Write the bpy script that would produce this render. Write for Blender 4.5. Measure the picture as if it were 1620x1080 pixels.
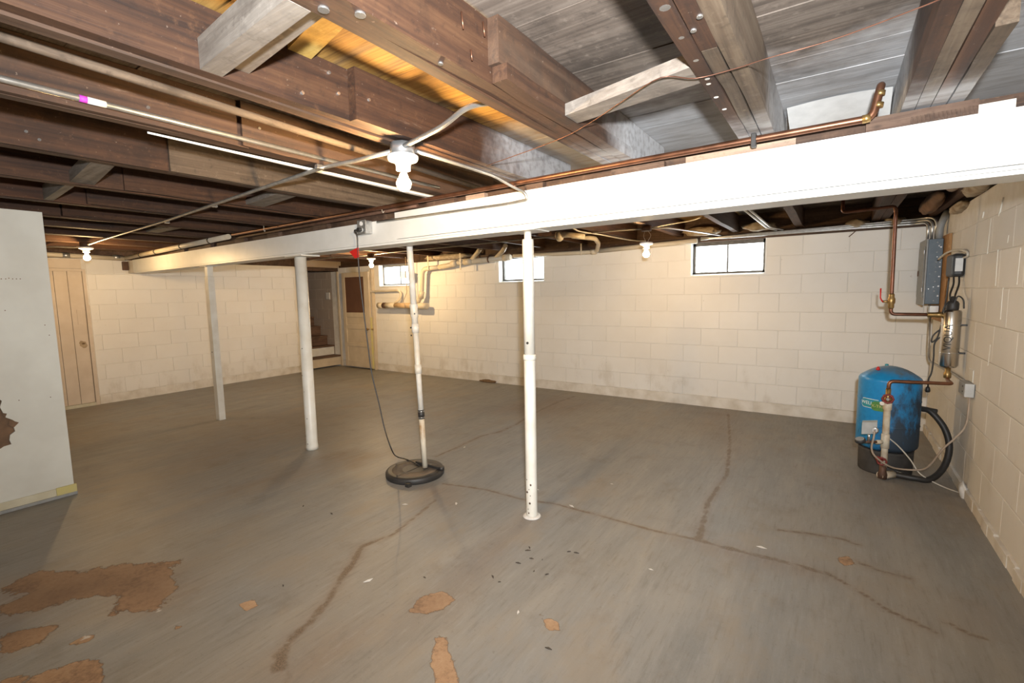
import bpy, bmesh, math, random
import numpy as np
from mathutils import Vector, Matrix, geometry as mgeo
random.seed(7)
for o in list(bpy.data.objects): bpy.data.objects.remove(o)
SC = bpy.context.scene
COL = SC.collection
# ------------------------------------------------------------------ camera
F = 750.0; H = 1.42                       # focal length in pixels of the 1620 px frame, eye height in metres
_vx = np.array([-297-810, 483-540, F]); _vy = np.array([1322-810, 453-540, F])
_dx = -_vx/np.linalg.norm(_vx); _dy = _vy/np.linalg.norm(_vy)
_dz = np.cross(_dx, _dy); _dz /= np.linalg.norm(_dz)
if _dz[1] > 0: _dz = -_dz
_dx = np.cross(_dy, _dz)
R = np.stack([_dx, _dy, _dz])             # camera axes (right, down, forward) -> world
cam_d = bpy.data.cameras.new('camera'); cam = bpy.data.objects.new('camera', cam_d); COL.objects.link(cam)
cam_d.sensor_width = 36.0; cam_d.lens = F/1620*36.0; cam_d.clip_start = .02; cam_d.clip_end = 200
_m = Matrix(((R[0][0], -R[0][1], -R[0][2], 0), (R[1][0], -R[1][1], -R[1][2], 0), (R[2][0], -R[2][1], -R[2][2], H), (0, 0, 0, 1)))
cam.matrix_world = _m
SC.camera = cam
# ------------------------------------------------------------------ sky, flash, exposure
w = bpy.data.worlds.new('world'); SC.world = w; w.use_nodes = True
w.node_tree.nodes['Background'].inputs[0].default_value = (.93, .97, 1, 1)
w.node_tree.nodes['Background'].inputs[1].default_value = 13.0
fl_d = bpy.data.lights.new('camera_flash', 'SPOT'); fl = bpy.data.objects.new('camera_flash', fl_d); COL.objects.link(fl)
fl.location = (.08, -.02, 1.62); fl_d.energy = 640; fl_d.spot_size = math.radians(150); fl_d.spot_blend = 1.0
fl_d.shadow_soft_size = .035; fl_d.color = (.96, .98, 1)
_t = Vector((-.60, .82, .20)).normalized()
fl.rotation_euler = _t.to_track_quat('-Z', 'Y').to_euler()
BULB_W = {'near': 46.0, 'far_left': 36.0, 'stair': 70.0, 'dangling': 31.0}   # watts of the four bulbs
SC.cycles.max_bounces = 6; SC.cycles.diffuse_bounces = 2; SC.cycles.glossy_bounces = 2
vs = SC.view_settings; vs.view_transform = 'Standard'; vs.look = 'None'; vs.gamma = 1.0; vs.exposure = 0.0; vs.use_curve_mapping = False

def ray(px, py): return R @ np.array([px-810, py-540, F])
def pZ(px, py, z=0.0):
    d = ray(px, py); t = (z-H)/d[2]; return Vector((d[0]*t, d[1]*t, z))
def pY(px, py, Y):
    d = ray(px, py); t = Y/d[1]; return Vector((d[0]*t, Y, H+d[2]*t))
def pX(px, py, X):
    d = ray(px, py); t = X/d[0]; return Vector((X, d[1]*t, H+d[2]*t))

# room numbers
WX, WY, LX, FY = .78, 5.99, -8.28, -2.0
JB, SF = 2.06, 2.25
def beam_y(x): return 2.36 - .028*(x+1.5)   # front face of the white beam

# ------------------------------------------------------------------ materials
class NT:
    def __init__(s, name):
        s.m = bpy.data.materials.new(name); s.m.use_nodes = True; s.t = s.m.node_tree
        s.b = s.t.nodes['Principled BSDF']; s.out = s.t.nodes['Material Output']
    def n(s, kind, **kw):
        x = s.t.nodes.new(kind)
        for k, v in kw.items(): setattr(x, k, v)
        return x
    def l(s, a, b): s.t.links.new(a, b)
    def pos(s, scale=(1, 1, 1), rot=(0, 0, 0), obj=False):
        mp = s.n('ShaderNodeMapping'); mp.inputs['Scale'].default_value = scale; mp.inputs['Rotation'].default_value = rot
        if obj: s.l(s.n('ShaderNodeTexCoord').outputs['Object'], mp.inputs[0])
        else: s.l(s.n('ShaderNodeNewGeometry').outputs['Position'], mp.inputs[0])
        return mp.outputs[0]
    def noise(s, vec, scale=5, detail=4, rough=.55, dist=0):
        x = s.n('ShaderNodeTexNoise'); x.inputs['Scale'].default_value = scale; x.inputs['Detail'].default_value = detail
        x.inputs['Roughness'].default_value = rough; x.inputs['Distortion'].default_value = dist
        if vec is not None: s.l(vec, x.inputs['Vector'])
        return x.outputs['Fac']
    def ramp(s, fac, stops):
        x = s.n('ShaderNodeValToRGB'); e = x.color_ramp.elements
        while len(e) < len(stops): e.new(.5)
        for el, (p, c) in zip(e, stops):
            el.position = p; el.color = (*c, 1) if not isinstance(c, (int, float)) else (c, c, c, 1)
        s.l(fac, x.inputs[0]); return x.outputs[0]
    def mix(s, fac, a, b, blend='MIX'):
        x = s.n('ShaderNodeMix', data_type='RGBA', blend_type=blend)
        for v, i in ((fac, 0), (a, 6), (b, 7)):
            if isinstance(v, (int, float)): x.inputs[i].default_value = v
            elif isinstance(v, tuple): x.inputs[i].default_value = (*v, 1)
            else: s.l(v, x.inputs[i])
        return x.outputs[2]
    def math(s, op, a, b=None, c=None, clamp=False):
        x = s.n('ShaderNodeMath', operation=op); x.use_clamp = clamp
        for i, v in enumerate((a, b, c)):
            if v is None: continue
            if isinstance(v, (int, float)): x.inputs[i].default_value = v
            else: s.l(v, x.inputs[i])
        return x.outputs[0]
    def smooth(s, v, a, b, c=0., d=1.):
        x = s.n('ShaderNodeMapRange', interpolation_type='SMOOTHSTEP'); s.l(v, x.inputs[0])
        for i, q in enumerate((a, b, c, d)): x.inputs[i+1].default_value = q
        return x.outputs[0]
    def sep(s, vec):
        x = s.n('ShaderNodeSeparateXYZ'); s.l(vec, x.inputs[0]); return x.outputs
    def rnd(s): return s.n('ShaderNodeObjectInfo').outputs['Random']
    def bump(s, h, strength=.3, dist=.01):
        x = s.n('ShaderNodeBump'); x.inputs['Strength'].default_value = strength; x.inputs['Distance'].default_value = dist
        s.l(h, x.inputs['Height']); s.l(x.outputs[0], s.b.inputs['Normal'])
    def set(s, color=None, rough=None, metal=None):
        for v, k in ((color, 'Base Color'), (rough, 'Roughness'), (metal, 'Metallic')):
            if v is None: continue
            if isinstance(v, tuple): s.b.inputs[k].default_value = (*v, 1)
            elif isinstance(v, (int, float)): s.b.inputs[k].default_value = v
            else: s.l(v, s.b.inputs[k])
        return s.m

def plain(name, c1, c2=None, scale=12, rough=.5, metal=0., bump=0., detail=4, lo=.35, hi=.7):
    t = NT(name); c2 = c2 or tuple(x*.8 for x in c1)
    f = t.noise(t.pos(), scale, detail)
    t.set(t.ramp(f, [(lo, c1), (hi, c2)]), rough, metal)
    if bump: t.bump(f, bump, .004)
    return t.m

def wood(name, dark, mid, light, axis, rough=.75, overspray=False, knots=True, vary=.35, bay=False, vary2=False):
    t = NT(name)
    sc = (64, 2.2, 64) if axis == 'Y' else (2.2, 64, 64) if axis == 'X' else (64, 64, 2.2)
    g = t.noise(t.pos(sc), 1.0, 5, .6, .6)
    sc2 = (13, .9, 13) if axis == 'Y' else (.9, 13, 13) if axis == 'X' else (13, 13, .9)
    g2 = t.noise(t.pos(sc2), 1.0, 3, .5, .8)
    blot = t.noise(t.pos(), 3.4, 6, .7); mot = t.noise(t.pos(), 24, 5, .7)
    c = t.ramp(t.math('ADD', t.math('MULTIPLY', g, .5), t.math('MULTIPLY', g2, .5)), [(.34, dark), (.5, mid), (.68, light)])
    r = t.rnd()
    val = t.math('ADD', 1-vary*.5, t.math('MULTIPLY', r, vary))
    c = t.mix(1.0, c, t.mix(1.0, (1, 1, 1), t.ramp(val, [(0, (0, 0, 0)), (1, (1, 1, 1))]), 'MULTIPLY'), 'MULTIPLY')
    c = t.mix(t.smooth(blot, .48, .72, 0, .65), c, tuple(x*.55 for x in dark))
    c = t.mix(t.smooth(mot, .55, .75, 0, .5), c, tuple(min(1, x*1.25) for x in light))
    c = t.mix(t.smooth(mot, .45, .28, 0, .5), c, tuple(x*.6 for x in dark))
    if vary2:    # some members are greyer than others
        c = t.mix(t.smooth(r, .70, .95, 0, .22), c, t.mix(1.0, t.ramp(g2, [(.3, (.055, .036, .024)), (.5, (.125, .088, .06)), (.7, (.19, .145, .105))]), (1, 1, 1), 'MULTIPLY'))
        c = t.mix(t.smooth(r, .30, .12, 0, .55), c, t.ramp(g2, [(.3, (.05, .018, .007)), (.5, (.11, .042, .016)), (.7, (.17, .075, .03))]))
        scf = t.noise(t.pos((9, 3, 22)), 1.0, 6, .75); c = t.mix(t.smooth(scf, .64, .78, 0, .55), c, (.30, .22, .16))
        c = t.mix(t.smooth(t.noise(t.pos(), 55, 3, .7), .66, .76, 0, .6), c, (.26, .19, .14))
    if bay:      # younger yellow boards in one bay
        bx_ = t.sep(t.pos())[0]; kb = t.math('MULTIPLY', t.smooth(bx_, -1.66, -1.62), t.smooth(bx_, -.90, -.94))
        ky_ = t.smooth(t.noise(t.pos((1.2, 5.1, 1)), 1.0, 2), .32, .46, .25, .9)
        yel = t.ramp(g, [(.3, (.20, .10, .018)), (.5, (.40, .22, .045)), (.7, (.50, .30, .075))])
        yel = t.mix(t.smooth(blot, .5, .7, 0, .7), yel, (.11, .06, .025))
        c = t.mix(t.math('MULTIPLY', kb, ky_), c, yel)
    if knots:
        v = t.n('ShaderNodeTexVoronoi'); v.inputs['Scale'].default_value = 3.2
        t.l(t.pos((1, .55, 1) if axis == 'Y' else (.55, 1, 1)), v.inputs['Vector'])
        c = t.mix(t.smooth(v.outputs['Distance'], .05, .025, 0, .75), c, tuple(x*.3 for x in dark))
    if overspray:
        px, py, pz = t.sep(t.pos())
        nn = t.noise(t.pos(), 3.0, 4, .6)
        yy = t.math('ADD', py, t.math('MULTIPLY', t.math('SUBTRACT', nn, .5), .9))
        k = t.math('MULTIPLY', t.smooth(yy, 1.90, 2.45), t.smooth(px, -1.75, -1.35))
        k = t.math('MULTIPLY', k, t.smooth(py, 3.6, 3.0))
        k = t.math('MULTIPLY', k, t.smooth(t.noise(t.pos((5, 30, 30)), 1, 4), .3, .6, .6, .95))
        c = t.mix(k, c, (.55, .56, .575))
    t.set(c, rough, 0); t.bump(g, .35, .004)
    return t.m

M = {}
# painted concrete block
def block_paint(name, c, warm):
    t = NT(name)
    f = t.noise(t.pos(), 1.6, 4, .6); fine = t.noise(t.pos(), 90, 3, .7)
    col = t.ramp(f, [(.3, c), (.75, warm)])
    r = t.math('ADD', .97, t.math('MULTIPLY', t.rnd(), .03))
    col = t.mix(1.0, col, t.ramp(r, [(0, 0.), (1, 1.)]), 'MULTIPLY')
    z = t.sep(t.pos())[2]
    st = t.noise(t.pos((2.2, 2.2, 1.2)), 2.4, 5, .65)
    low = t.math('MULTIPLY', t.smooth(z, .75, .0), t.smooth(st, .5, .74, 0, .45))
    col = t.mix(low, col, (.42, .35, .25))
    spk = t.smooth(t.noise(t.pos(), 34, 2), .70, .78, 0, .35)
    col = t.mix(t.math('MULTIPLY', spk, t.smooth(st, .45, .6)), col, (.3, .24, .17))
    t.set(col, .62, 0); t.bump(fine, .12, .003)
    return t.m
M['block'] = block_paint('block_paint', (.82, .80, .755), (.77, .735, .67))
M['block_r'] = block_paint('block_paint_right', (.76, .73, .67), (.68, .64, .57))
M['mortar'] = plain('mortar_paint', (.78, .75, .69), (.68, .64, .57), 9, .8)
M['curb'] = plain('curb_paint', (.76, .72, .65), (.58, .52, .43), 6, .8, bump=.2)
M['white'] = plain('beam_white_paint', (.80, .80, .77), (.72, .72, .68), 5, .38, bump=.05)
M['white2'] = plain('post_white_paint', (.76, .74, .67), (.66, .62, .53), 7, .42, bump=.08)
M['cream_trim'] = plain('cream_trim_paint', (.60, .57, .44), (.50, .46, .33), 8, .5)
M['partition'] = plain('partition_paint', (.66, .67, .62), (.58, .58, .53), 3, .55)
M['paper_brown'] = plain('torn_wallboard_core', (.20, .12, .07), (.11, .07, .045), 14, .9)
M['joist'] = wood('joist_wood', (.019, .0076, .0034), (.054, .0215, .0084), (.096, .044, .0185), 'Y', overspray=True, vary2=True)
M['joist_tan'] = wood('tan_joist_wood', (.05, .033, .02), (.115, .078, .048), (.18, .135, .09), 'Y', overspray=True)
M['subfloor'] = wood('subfloor_wood', (.07, .053, .041), (.155, .121, .096), (.25, .205, .167), 'X', overspray=True, vary=.5, bay=True)
M['yellow_pine'] = wood('yellow_pine_wood', (.42, .25, .05), (.55, .36, .09), (.62, .43, .15), 'X')
M['old_gray'] = wood('grey_weathered_wood', (.13, .105, .085), (.21, .18, .15), (.30, .265, .225), 'X', overspray=False)
M['shim'] = wood('shim_wood', (.05, .027, .017), (.10, .058, .038), (.17, .11, .075), 'X')
M['shim_pale'] = wood('pale_shim_wood', (.24, .18, .11), (.36, .25, .19), (.46, .39, .27), 'X')
M['darkwood'] = wood('sill_wood', (.04, .022, .014), (.09, .05, .03), (.15, .09, .055), 'X')
M['pole'] = wood('pole_wood', (.065, .045, .03), (.12, .088, .062), (.17, .128, .092), 'Y', knots=False)
M['board_orange'] = wood('panel_backboard_wood', (.35, .17, .06), (.48, .26, .10), (.58, .35, .16), 'Z', knots=False)
M['doorpaint'] = plain('cream_door_paint', (.62, .52, .38), (.54, .44, .31), 6, .5)
M['plankdoor'] = plain('plank_door_paint', (.66, .56, .45), (.58, .48, .37), 5, .55)
M['doorpanel'] = plain('brown_board', (.13, .06, .035), (.10, .045, .025), 5, .6)
M['steptread'] = wood('stair_tread_wood', (.09, .05, .03), (.16, .09, .055), (.22, .13, .08), 'Y')
M['emt'] = plain('galvanised_conduit', (.62, .62, .60), (.50, .50, .48), 30, .32, .85)
M['emt_dull'] = plain('dull_conduit', (.42, .40, .36), (.30, .28, .25), 25, .45, .6)
M['steelbox'] = plain('galvanised_box', (.55, .56, .56), (.40, .41, .41), 40, .38, .8)
M['stainless'] = plain('stainless_steel', (.66, .62, .56), (.58, .54, .48), 3, .22, 1.0)
M['copper'] = plain('copper', (.31, .145, .085), (.18, .085, .05), 14, .38, .85)
M['copper_dark'] = plain('tarnished_copper', (.22, .10, .065), (.12, .06, .04), 16, .42, .8)
M['brass'] = plain('brass', (.45, .30, .12), (.26, .17, .07), 30, .4, .85)
M['iron'] = plain('rusty_iron_pipe', (.14, .075, .05), (.08, .045, .03), 18, .6, .4)
M['pvc'] = plain('white_plastic_pipe', (.76, .74, .69), (.62, .55, .42), 8, .38)
M['pvc_cream'] = plain('cream_painted_pipe', (.66, .59, .47), (.58, .50, .37), 6, .45)
M['pvc_tan'] = plain('tan_pipe', (.56, .40, .24), (.50, .34, .19), 6, .45)
M['pvc_dirty'] = plain('stained_plastic_pipe', (.66, .60, .48), (.40, .25, .12), 9, .45, lo=.45, hi=.72)
M['rubber'] = plain('black_rubber', (.022, .021, .020), (.035, .032, .03), 10, .5)
M['lid'] = plain('dusty_black_lid', (.17, .125, .085), (.05, .045, .04), 7, .62, lo=.4, hi=.66)
M['cord'] = plain('black_cord', (.018, .018, .018), (.03, .03, .03), 10, .45)
M['cable'] = plain('beige_cable', (.44, .35, .27), (.30, .23, .17), 10, .5)
M['cable_white'] = plain('white_cable', (.62, .58, .5), (.5, .46, .38), 10, .5)
M['red'] = plain('red_plastic', (.62, .015, .012), (.5, .01, .01), 10, .35)
M['red_dull'] = plain('red_handle_paint', (.22, .025, .02), (.13, .02, .015), 20, .5)
M['panel_side'] = plain('blue_grey_panel_steel', (.085, .105, .12), (.065, .085, .10), 20, .42, .3)
M['panel_front'] = plain('grey_panel_steel', (.26, .265, .26), (.21, .215, .21), 20, .45, .2)
M['chrome'] = plain('bright_metal', (.75, .75, .74), (.65, .65, .64), 30, .2, .9)
M['plastic_grey'] = plain('grey_box', (.30, .31, .31), (.25, .26, .26), 20, .5)
M['plastic_light'] = plain('light_grey_box', (.55, .56, .55), (.46, .47, .46), 20, .5)
M['plastic_black'] = plain('dark_grey_plastic', (.03, .032, .035), (.022, .024, .026), 20, .45)
M['paper'] = plain('paper_label', (.75, .75, .73), (.66, .66, .64), 20, .7)
M['magenta'] = plain('magenta_label', (.55, .06, .5), (.5, .05, .45), 20, .6)
M['teal'] = plain('teal_badge', (.03, .30, .36), (.025, .26, .32), 20, .4)
M['green'] = plain('green_badge', (.10, .27, .07), (.07, .20, .05), 30, .45)
M['porcelain'] = plain('white_porcelain', (.82, .82, .80), (.78, .78, .76), 20, .25)
M['windowdark'] = plain('dark_window_frame', (.075, .068, .06), (.13, .12, .105), 20, .6)
M['insul'] = plain('mineral_wool', (.52, .46, .36), (.30, .22, .15), 16, .95, bump=.6)
M['insul_brown'] = plain('brown_insulation', (.25, .145, .085), (.13, .08, .05), 9, .95, bump=.6)
M['black'] = plain('black_print', (.012, .012, .012), (.018, .018, .018), 10, .5)
M['whiteprint'] = plain('white_print', (.8, .85, .85), (.75, .8, .8), 10, .5)
M['yellow'] = plain('yellow_edge_paint', (.56, .49, .18), (.52, .46, .24), 10, .55)
M['dirtpile'] = plain('brown_debris', (.20, .12, .06), (.10, .06, .03), 30, .95, bump=.5)
M['knobstain'] = plain('brown_smudge', (.42, .32, .20), (.30, .22, .13), 22, .7)
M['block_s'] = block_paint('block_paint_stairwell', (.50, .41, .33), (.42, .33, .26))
M['chip'] = plain('paint_chip', (.7, .68, .64), (.55, .52, .48), 30, .8)
M['chip_dark'] = plain('dark_chip', (.05, .04, .032), (.09, .07, .05), 30, .8)

def tank_paint():
    t = NT('blue_tank_paint')
    px, py, pz = t.sep(t.pos())
    n1 = t.noise(t.pos((1, 1, .45)), 11, 6, .7); n2 = t.noise(t.pos(), 38, 3, .7)
    base = t.ramp(n2, [(.3, (.012, .215, .50)), (.7, (.018, .26, .56))])
    # grime: soot and rust streaks low on the tank and on the side by the wall
    k = t.math('ADD', t.math('MULTIPLY', t.smooth(px, .30, .46), .66), t.math('MULTIPLY', t.smooth(pz, .55, .17), .40))
    k = t.math('MULTIPLY', k, t.smooth(pz, .80, .55, .35, 1))
    g = t.smooth(t.math('ADD', n1, t.math('MULTIPLY', k, .42)), .56, .86, 0, .93)
    c = t.mix(g, base, (.028, .030, .032))
    top = t.smooth(t.math('ADD', pz, t.math('MULTIPLY', n1, .12)), .80, .87, 0, .6)
    c = t.mix(top, c, (.17, .19, .18))
    t.set(c, t.math('ADD', .3, t.math('MULTIPLY', g, .4)), 0); return t.m
M['tank'] = tank_paint()
M['tankbase'] = plain('black_tank_skirt', (.03, .028, .026), (.07, .062, .055), 9, .75)

def emit(name, col, s):
    t = NT(name); e = t.n('ShaderNodeEmission'); e.inputs[0].default_value = (*col, 1); e.inputs[1].default_value = s
    t.l(e.outputs[0], t.out.inputs[0]); return t.m
BR = .031
for k_, w_ in BULB_W.items(): M['bulb_'+k_] = emit('lit_bulb_'+k_, (1, .66, .31), w_/(math.pi*4*math.pi*BR*BR))
def glass():
    t = NT('window_glass'); tr = t.n('ShaderNodeBsdfTransparent'); tr.inputs[0].default_value = (.95, .97, .97, 1)
    gl = t.n('ShaderNodeBsdfGlossy'); gl.inputs['Roughness'].default_value = .08
    mx = t.n('ShaderNodeMixShader'); mx.inputs[0].default_value = .06
    t.l(tr.outputs[0], mx.inputs[1]); t.l(gl.outputs[0], mx.inputs[2]); t.l(mx.outputs[0], t.out.inputs[0]); return t.m
M['glass'] = glass()

def floor_mat():
    t = NT('worn_painted_concrete')
    at = t.n('ShaderNodeAttribute', attribute_name='wear'); s3 = t.n('ShaderNodeSeparateColor'); t.l(at.outputs['Color'], s3.inputs[0])
    crack, peel, stain = s3.outputs; white = at.outputs['Alpha']
    streak = t.noise(t.pos((5.5, .9, 1), (0, 0, .18)), 1.0, 5, .62, .4)
    fst = t.noise(t.pos((46, 5, 1), (0, 0, .16)), 1.0, 5, .7); rag = t.noise(t.pos(), 13, 5, .65)
    big = t.noise(t.pos(), .55, 3, .5); med = t.noise(t.pos(), 4.0, 6, .68); fine = t.noise(t.pos(), 42, 4, .7); vf = t.noise(t.pos(), 160, 2, .6)
    paint = t.ramp(streak, [(.3, (.168, .166, .158)), (.5, (.205, .198, .184)), (.7, (.245, .228, .202))])
    paint = t.mix(t.smooth(big, .46, .62, 0, .55), paint, (.215, .185, .145))
    paint = t.mix(t.smooth(med, .52, .74, 0, .45), paint, (.145, .120, .095))
    paint = t.mix(t.smooth(med, .42, .25, 0, .35), paint, (.24, .235, .225))
    paint = t.mix(t.smooth(fine, .58, .74, 0, .5), paint, (.12, .10, .08))
    paint = t.mix(t.smooth(vf, .55, .75, 0, .35), paint, (.27, .25, .225))
    paint = t.mix(t.math('MULTIPLY', stain, t.smooth(streak, .3, .6, .35, 1)), paint, (.15, .088, .048))
    paint = t.mix(t.smooth(fst, .5, .72, 0, .42), paint, (.115, .098, .080))
    paint = t.mix(t.smooth(fst, .47, .30, 0, .35), paint, (.28, .265, .24))
    tan = t.noise(t.pos((1.5, .8, 1), (0, 0, .2)), 1.7, 5, .65)
    paint = t.mix(t.smooth(tan, .5, .68, 0, .5), paint, (.235, .19, .14))
    # small random bare flecks
    fleck = t.smooth(t.noise(t.pos((1, .6, 1)), 7.5, 5, .6), .735, .75)
    paint = t.mix(t.math('MULTIPLY', fleck, .7), paint, (.22, .145, .095))
    pm = t.math('ADD', peel, t.math('MULTIPLY', t.math('SUBTRACT', med, .5), .6))
    pm = t.math('SUBTRACT', pm, t.math('MULTIPLY', t.smooth(streak, .50, .68), t.math('MULTIPLY', t.smooth(stain, .3, .7), .75)))
    pm = t.math('ADD', pm, t.math('MULTIPLY', t.math('SUBTRACT', rag, .5), .55))
    pm = t.math('ADD', pm, t.math('MULTIPLY', t.math('SUBTRACT', fine, .5), .22))
    pmask = t.smooth(pm, .485, .515)
    bare = t.ramp(t.math('ADD', t.math('MULTIPLY', med, .6), t.math('MULTIPLY', fine, .4)), [(.34, (.13, .075, .045)), (.5, (.30, .185, .105)), (.68, (.37, .25, .15))])
    bare = t.mix(stain, bare, (.105, .062, .038))
    c = t.mix(pmask, paint, bare)
    rim = t.math('MULTIPLY', t.smooth(pm, .47, .5), t.smooth(pm, .56, .50))
    c = t.mix(t.math('MULTIPLY', rim, .55), c, (.07, .05, .035))
    c = t.mix(t.math('MULTIPLY', t.smooth(crack, .30, .75), t.smooth(rag, .38, .62, .0, .6)), c, (.125, .09, .062))
    cm = t.math('ADD', t.math('MULTIPLY', crack, 1.05), t.math('MULTIPLY', t.math('SUBTRACT', rag, .5), 1.5))
    cm = t.math('ADD', cm, t.math('MULTIPLY', t.math('SUBTRACT', med, .5), .9))
    cm = t.math('ADD', cm, t.math('MULTIPLY', t.math('SUBTRACT', vf, .5), .5))
    cmask = t.smooth(t.math('MULTIPLY', cm, t.smooth(crack, .02, .3)), .46, .88)
    c = t.mix(t.math('MULTIPLY', cmask, .8), c, t.ramp(vf, [(.35, (.06, .042, .03)), (.65, (.19, .135, .09))]))
    wm = t.smooth(t.math('ADD', white, t.math('MULTIPLY', t.math('SUBTRACT', fine, .5), .5)), .45, .6)
    c = t.mix(wm, c, (.44, .40, .35))
    c = t.mix(1.0, c, (1.13, 1.14, 1.14), 'MULTIPLY')
    t.set(c, t.math('ADD', t.math('MULTIPLY', pmask, .35), t.math('ADD', .40, t.math('MULTIPLY', med, .2))), 0)
    hgt = t.math('SUBTRACT', t.math('MULTIPLY', t.noise(t.pos(), 42, 2, .7), .35), t.math('ADD', t.math('MULTIPLY', t.smooth(peel, .45, .55), .7), t.math('MULTIPLY', crack, .5)))
    t.bump(hgt, .5, .004)
    return t.m
M['floor'] = floor_mat()

# ------------------------------------------------------------------ mesh builders
class MB:
    def __init__(s): s.v = []; s.f = []; s.sm = []
    def add(s, vs_, fs, smooth=False):
        k = len(s.v); s.v += [tuple(p) for p in vs_]
        for f in fs: s.f.append(tuple(i+k for i in f)); s.sm.append(smooth)
        return s
    def box(s, x0, x1, y0, y1, z0, z1, bev=0.0):
        if bev <= 0:
            v = [(x0, y0, z0), (x1, y0, z0), (x1, y1, z0), (x0, y1, z0), (x0, y0, z1), (x1, y0, z1), (x1, y1, z1), (x0, y1, z1)]
            return s.add(v, [(0, 3, 2, 1), (4, 5, 6, 7), (0, 1, 5, 4), (1, 2, 6, 5), (2, 3, 7, 6), (3, 0, 4, 7)])
        bm = bmesh.new(); bmesh.ops.create_cube(bm, size=1)
        bmesh.ops.scale(bm, vec=(x1-x0, y1-y0, z1-z0), verts=bm.verts)
        bmesh.ops.translate(bm, vec=((x0+x1)/2, (y0+y1)/2, (z0+z1)/2), verts=bm.verts)
        bmesh.ops.bevel(bm, geom=list(bm.edges), offset=bev, segments=2, profile=.5, affect='EDGES')
        bm.verts.index_update()
        s.add([v.co[:] for v in bm.verts], [[v.index for v in f.verts] for f in bm.faces]); bm.free(); return s
    def hexa(s, p):   # eight corners, bottom four then top four
        return s.add(p, [(0, 3, 2, 1), (4, 5, 6, 7), (0, 1, 5, 4), (1, 2, 6, 5), (2, 3, 7, 6), (3, 0, 4, 7)])
    def prism(s, pts, off):
        n = len(pts); off = Vector(off); a = [Vector(p) for p in pts]; b = [p+off for p in a]
        s.add(a+b, [tuple(range(n-1, -1, -1)), tuple(range(n, 2*n))] + [(i, (i+1) % n, n+(i+1) % n, n+i) for i in range(n)]); return s
    def lathe(s, prof, c=(0, 0, 0), axis=(0, 0, 1), seg=24, cap=True):
        ax = Vector(axis).normalized(); u = ax.orthogonal().normalized(); v = ax.cross(u); c = Vector(c); vs_ = []
        for (r, h) in prof:
            for i in range(seg):
                a = 2*math.pi*i/seg; vs_.append(c+ax*h+(u*math.cos(a)+v*math.sin(a))*r)
        k = len(prof); fs = []
        for j in range(k-1):
            for i in range(seg): fs.append((j*seg+i, j*seg+(i+1) % seg, (j+1)*seg+(i+1) % seg, (j+1)*seg+i))
        b = len(s.v); s.add(vs_, fs, True)
        if cap:
            s.f.append(tuple(b+i for i in range(seg-1, -1, -1))); s.sm.append(False)
            s.f.append(tuple(b+(k-1)*seg+i for i in range(seg))); s.sm.append(False)
        return s
    def cyl(s, a, b, r, r2=None, seg=16):
        a = Vector(a); b = Vector(b); d = b-a
        return s.lathe([(r, 0), (r if r2 is None else r2, d.length)], a, d, seg)
    def tube(s, pts, r, bend=.0, seg=10, cap=True, flat=None):
        P = [Vector(p) for p in pts]
        if bend > 0:
            Q = [P[0]]
            for i in range(1, len(P)-1):
                d1 = P[i-1]-P[i]; d2 = P[i+1]-P[i]; q = min(bend, d1.length*.49, d2.length*.49)
                a = P[i]+d1.normalized()*q; b = P[i]+d2.normalized()*q
                for k in range(7):
                    t = k/6; Q.append(a*(1-t)**2+P[i]*2*t*(1-t)+b*t*t)
            Q.append(P[-1]); P = Q
        P2 = [P[0]]
        for p in P[1:]:
            if (p-P2[-1]).length > 1e-5: P2.append(p)
        P = P2; n = len(P); T = []
        for i in range(n): T.append((P[min(i+1, n-1)]-P[max(i-1, 0)]).normalized())
        u = T[0].orthogonal().normalized(); vs_ = []
        for i in range(n):
            u = (u-T[i]*u.dot(T[i])).normalized(); v = T[i].cross(u)
            for k in range(seg):
                a = 2*math.pi*k/seg; vs_.append(P[i]+(u*math.cos(a)+v*math.sin(a))*r)
        fs = [(j*seg+i, j*seg+(i+1) % seg, (j+1)*seg+(i+1) % seg, (j+1)*seg+i) for j in range(n-1) for i in range(seg)]
        b = len(s.v); s.add(vs_, fs, True)
        if cap:
            s.f.append(tuple(b+i for i in range(seg-1, -1, -1))); s.sm.append(False)
            s.f.append(tuple(b+(n-1)*seg+i for i in range(seg))); s.sm.append(False)
        return s
    def mesh(s, name, off=(0, 0, 0)):
        me = bpy.data.meshes.new(name); o = Vector(off)
        me.from_pydata([(p[0]-o[0], p[1]-o[1], p[2]-o[2]) for p in s.v], [], s.f)
        me.polygons.foreach_set('use_smooth', s.sm); me.update(); return me
def spline(pts, n=8):   # smooth curve through points
    P = [Vector(p) for p in pts]; P = [P[0]*2-P[1]]+P+[P[-1]*2-P[-2]]; out = []
    for i in range(1, len(P)-2):
        for k in range(n):
            t = k/n; a, b, c, d = P[i-1:i+3]
            out.append(.5*((2*b)+(c-a)*t+(2*a-5*b+4*c-d)*t*t+(3*b-a-3*c+d)*t**3))
    out.append(P[-2]); return out
def tag(o, label=None, cat=None, group=None, kind=None):
    for k, v in (('label', label), ('category', cat), ('group', group), ('kind', kind)):
        if v: o[k] = v
    return o
def single(name, mb, mat, label=None, cat=None, group=None, kind=None):   # one-mesh thing, origin at the middle of its base
    V = np.array(mb.v); lo = V.min(0); hi = V.max(0); c = ((lo[0]+hi[0])/2, (lo[1]+hi[1])/2, lo[2])
    me = mb.mesh(name, c); me.materials.append(mat); o = bpy.data.objects.new(name, me); o.location = c; COL.objects.link(o)
    return tag(o, label, cat, group, kind)
def thing(name, loc, label=None, cat=None, group=None, kind=None):
    o = bpy.data.objects.new(name, None); o.location = loc; o.empty_display_size = .05; COL.objects.link(o)
    return tag(o, label, cat, group, kind)
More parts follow.
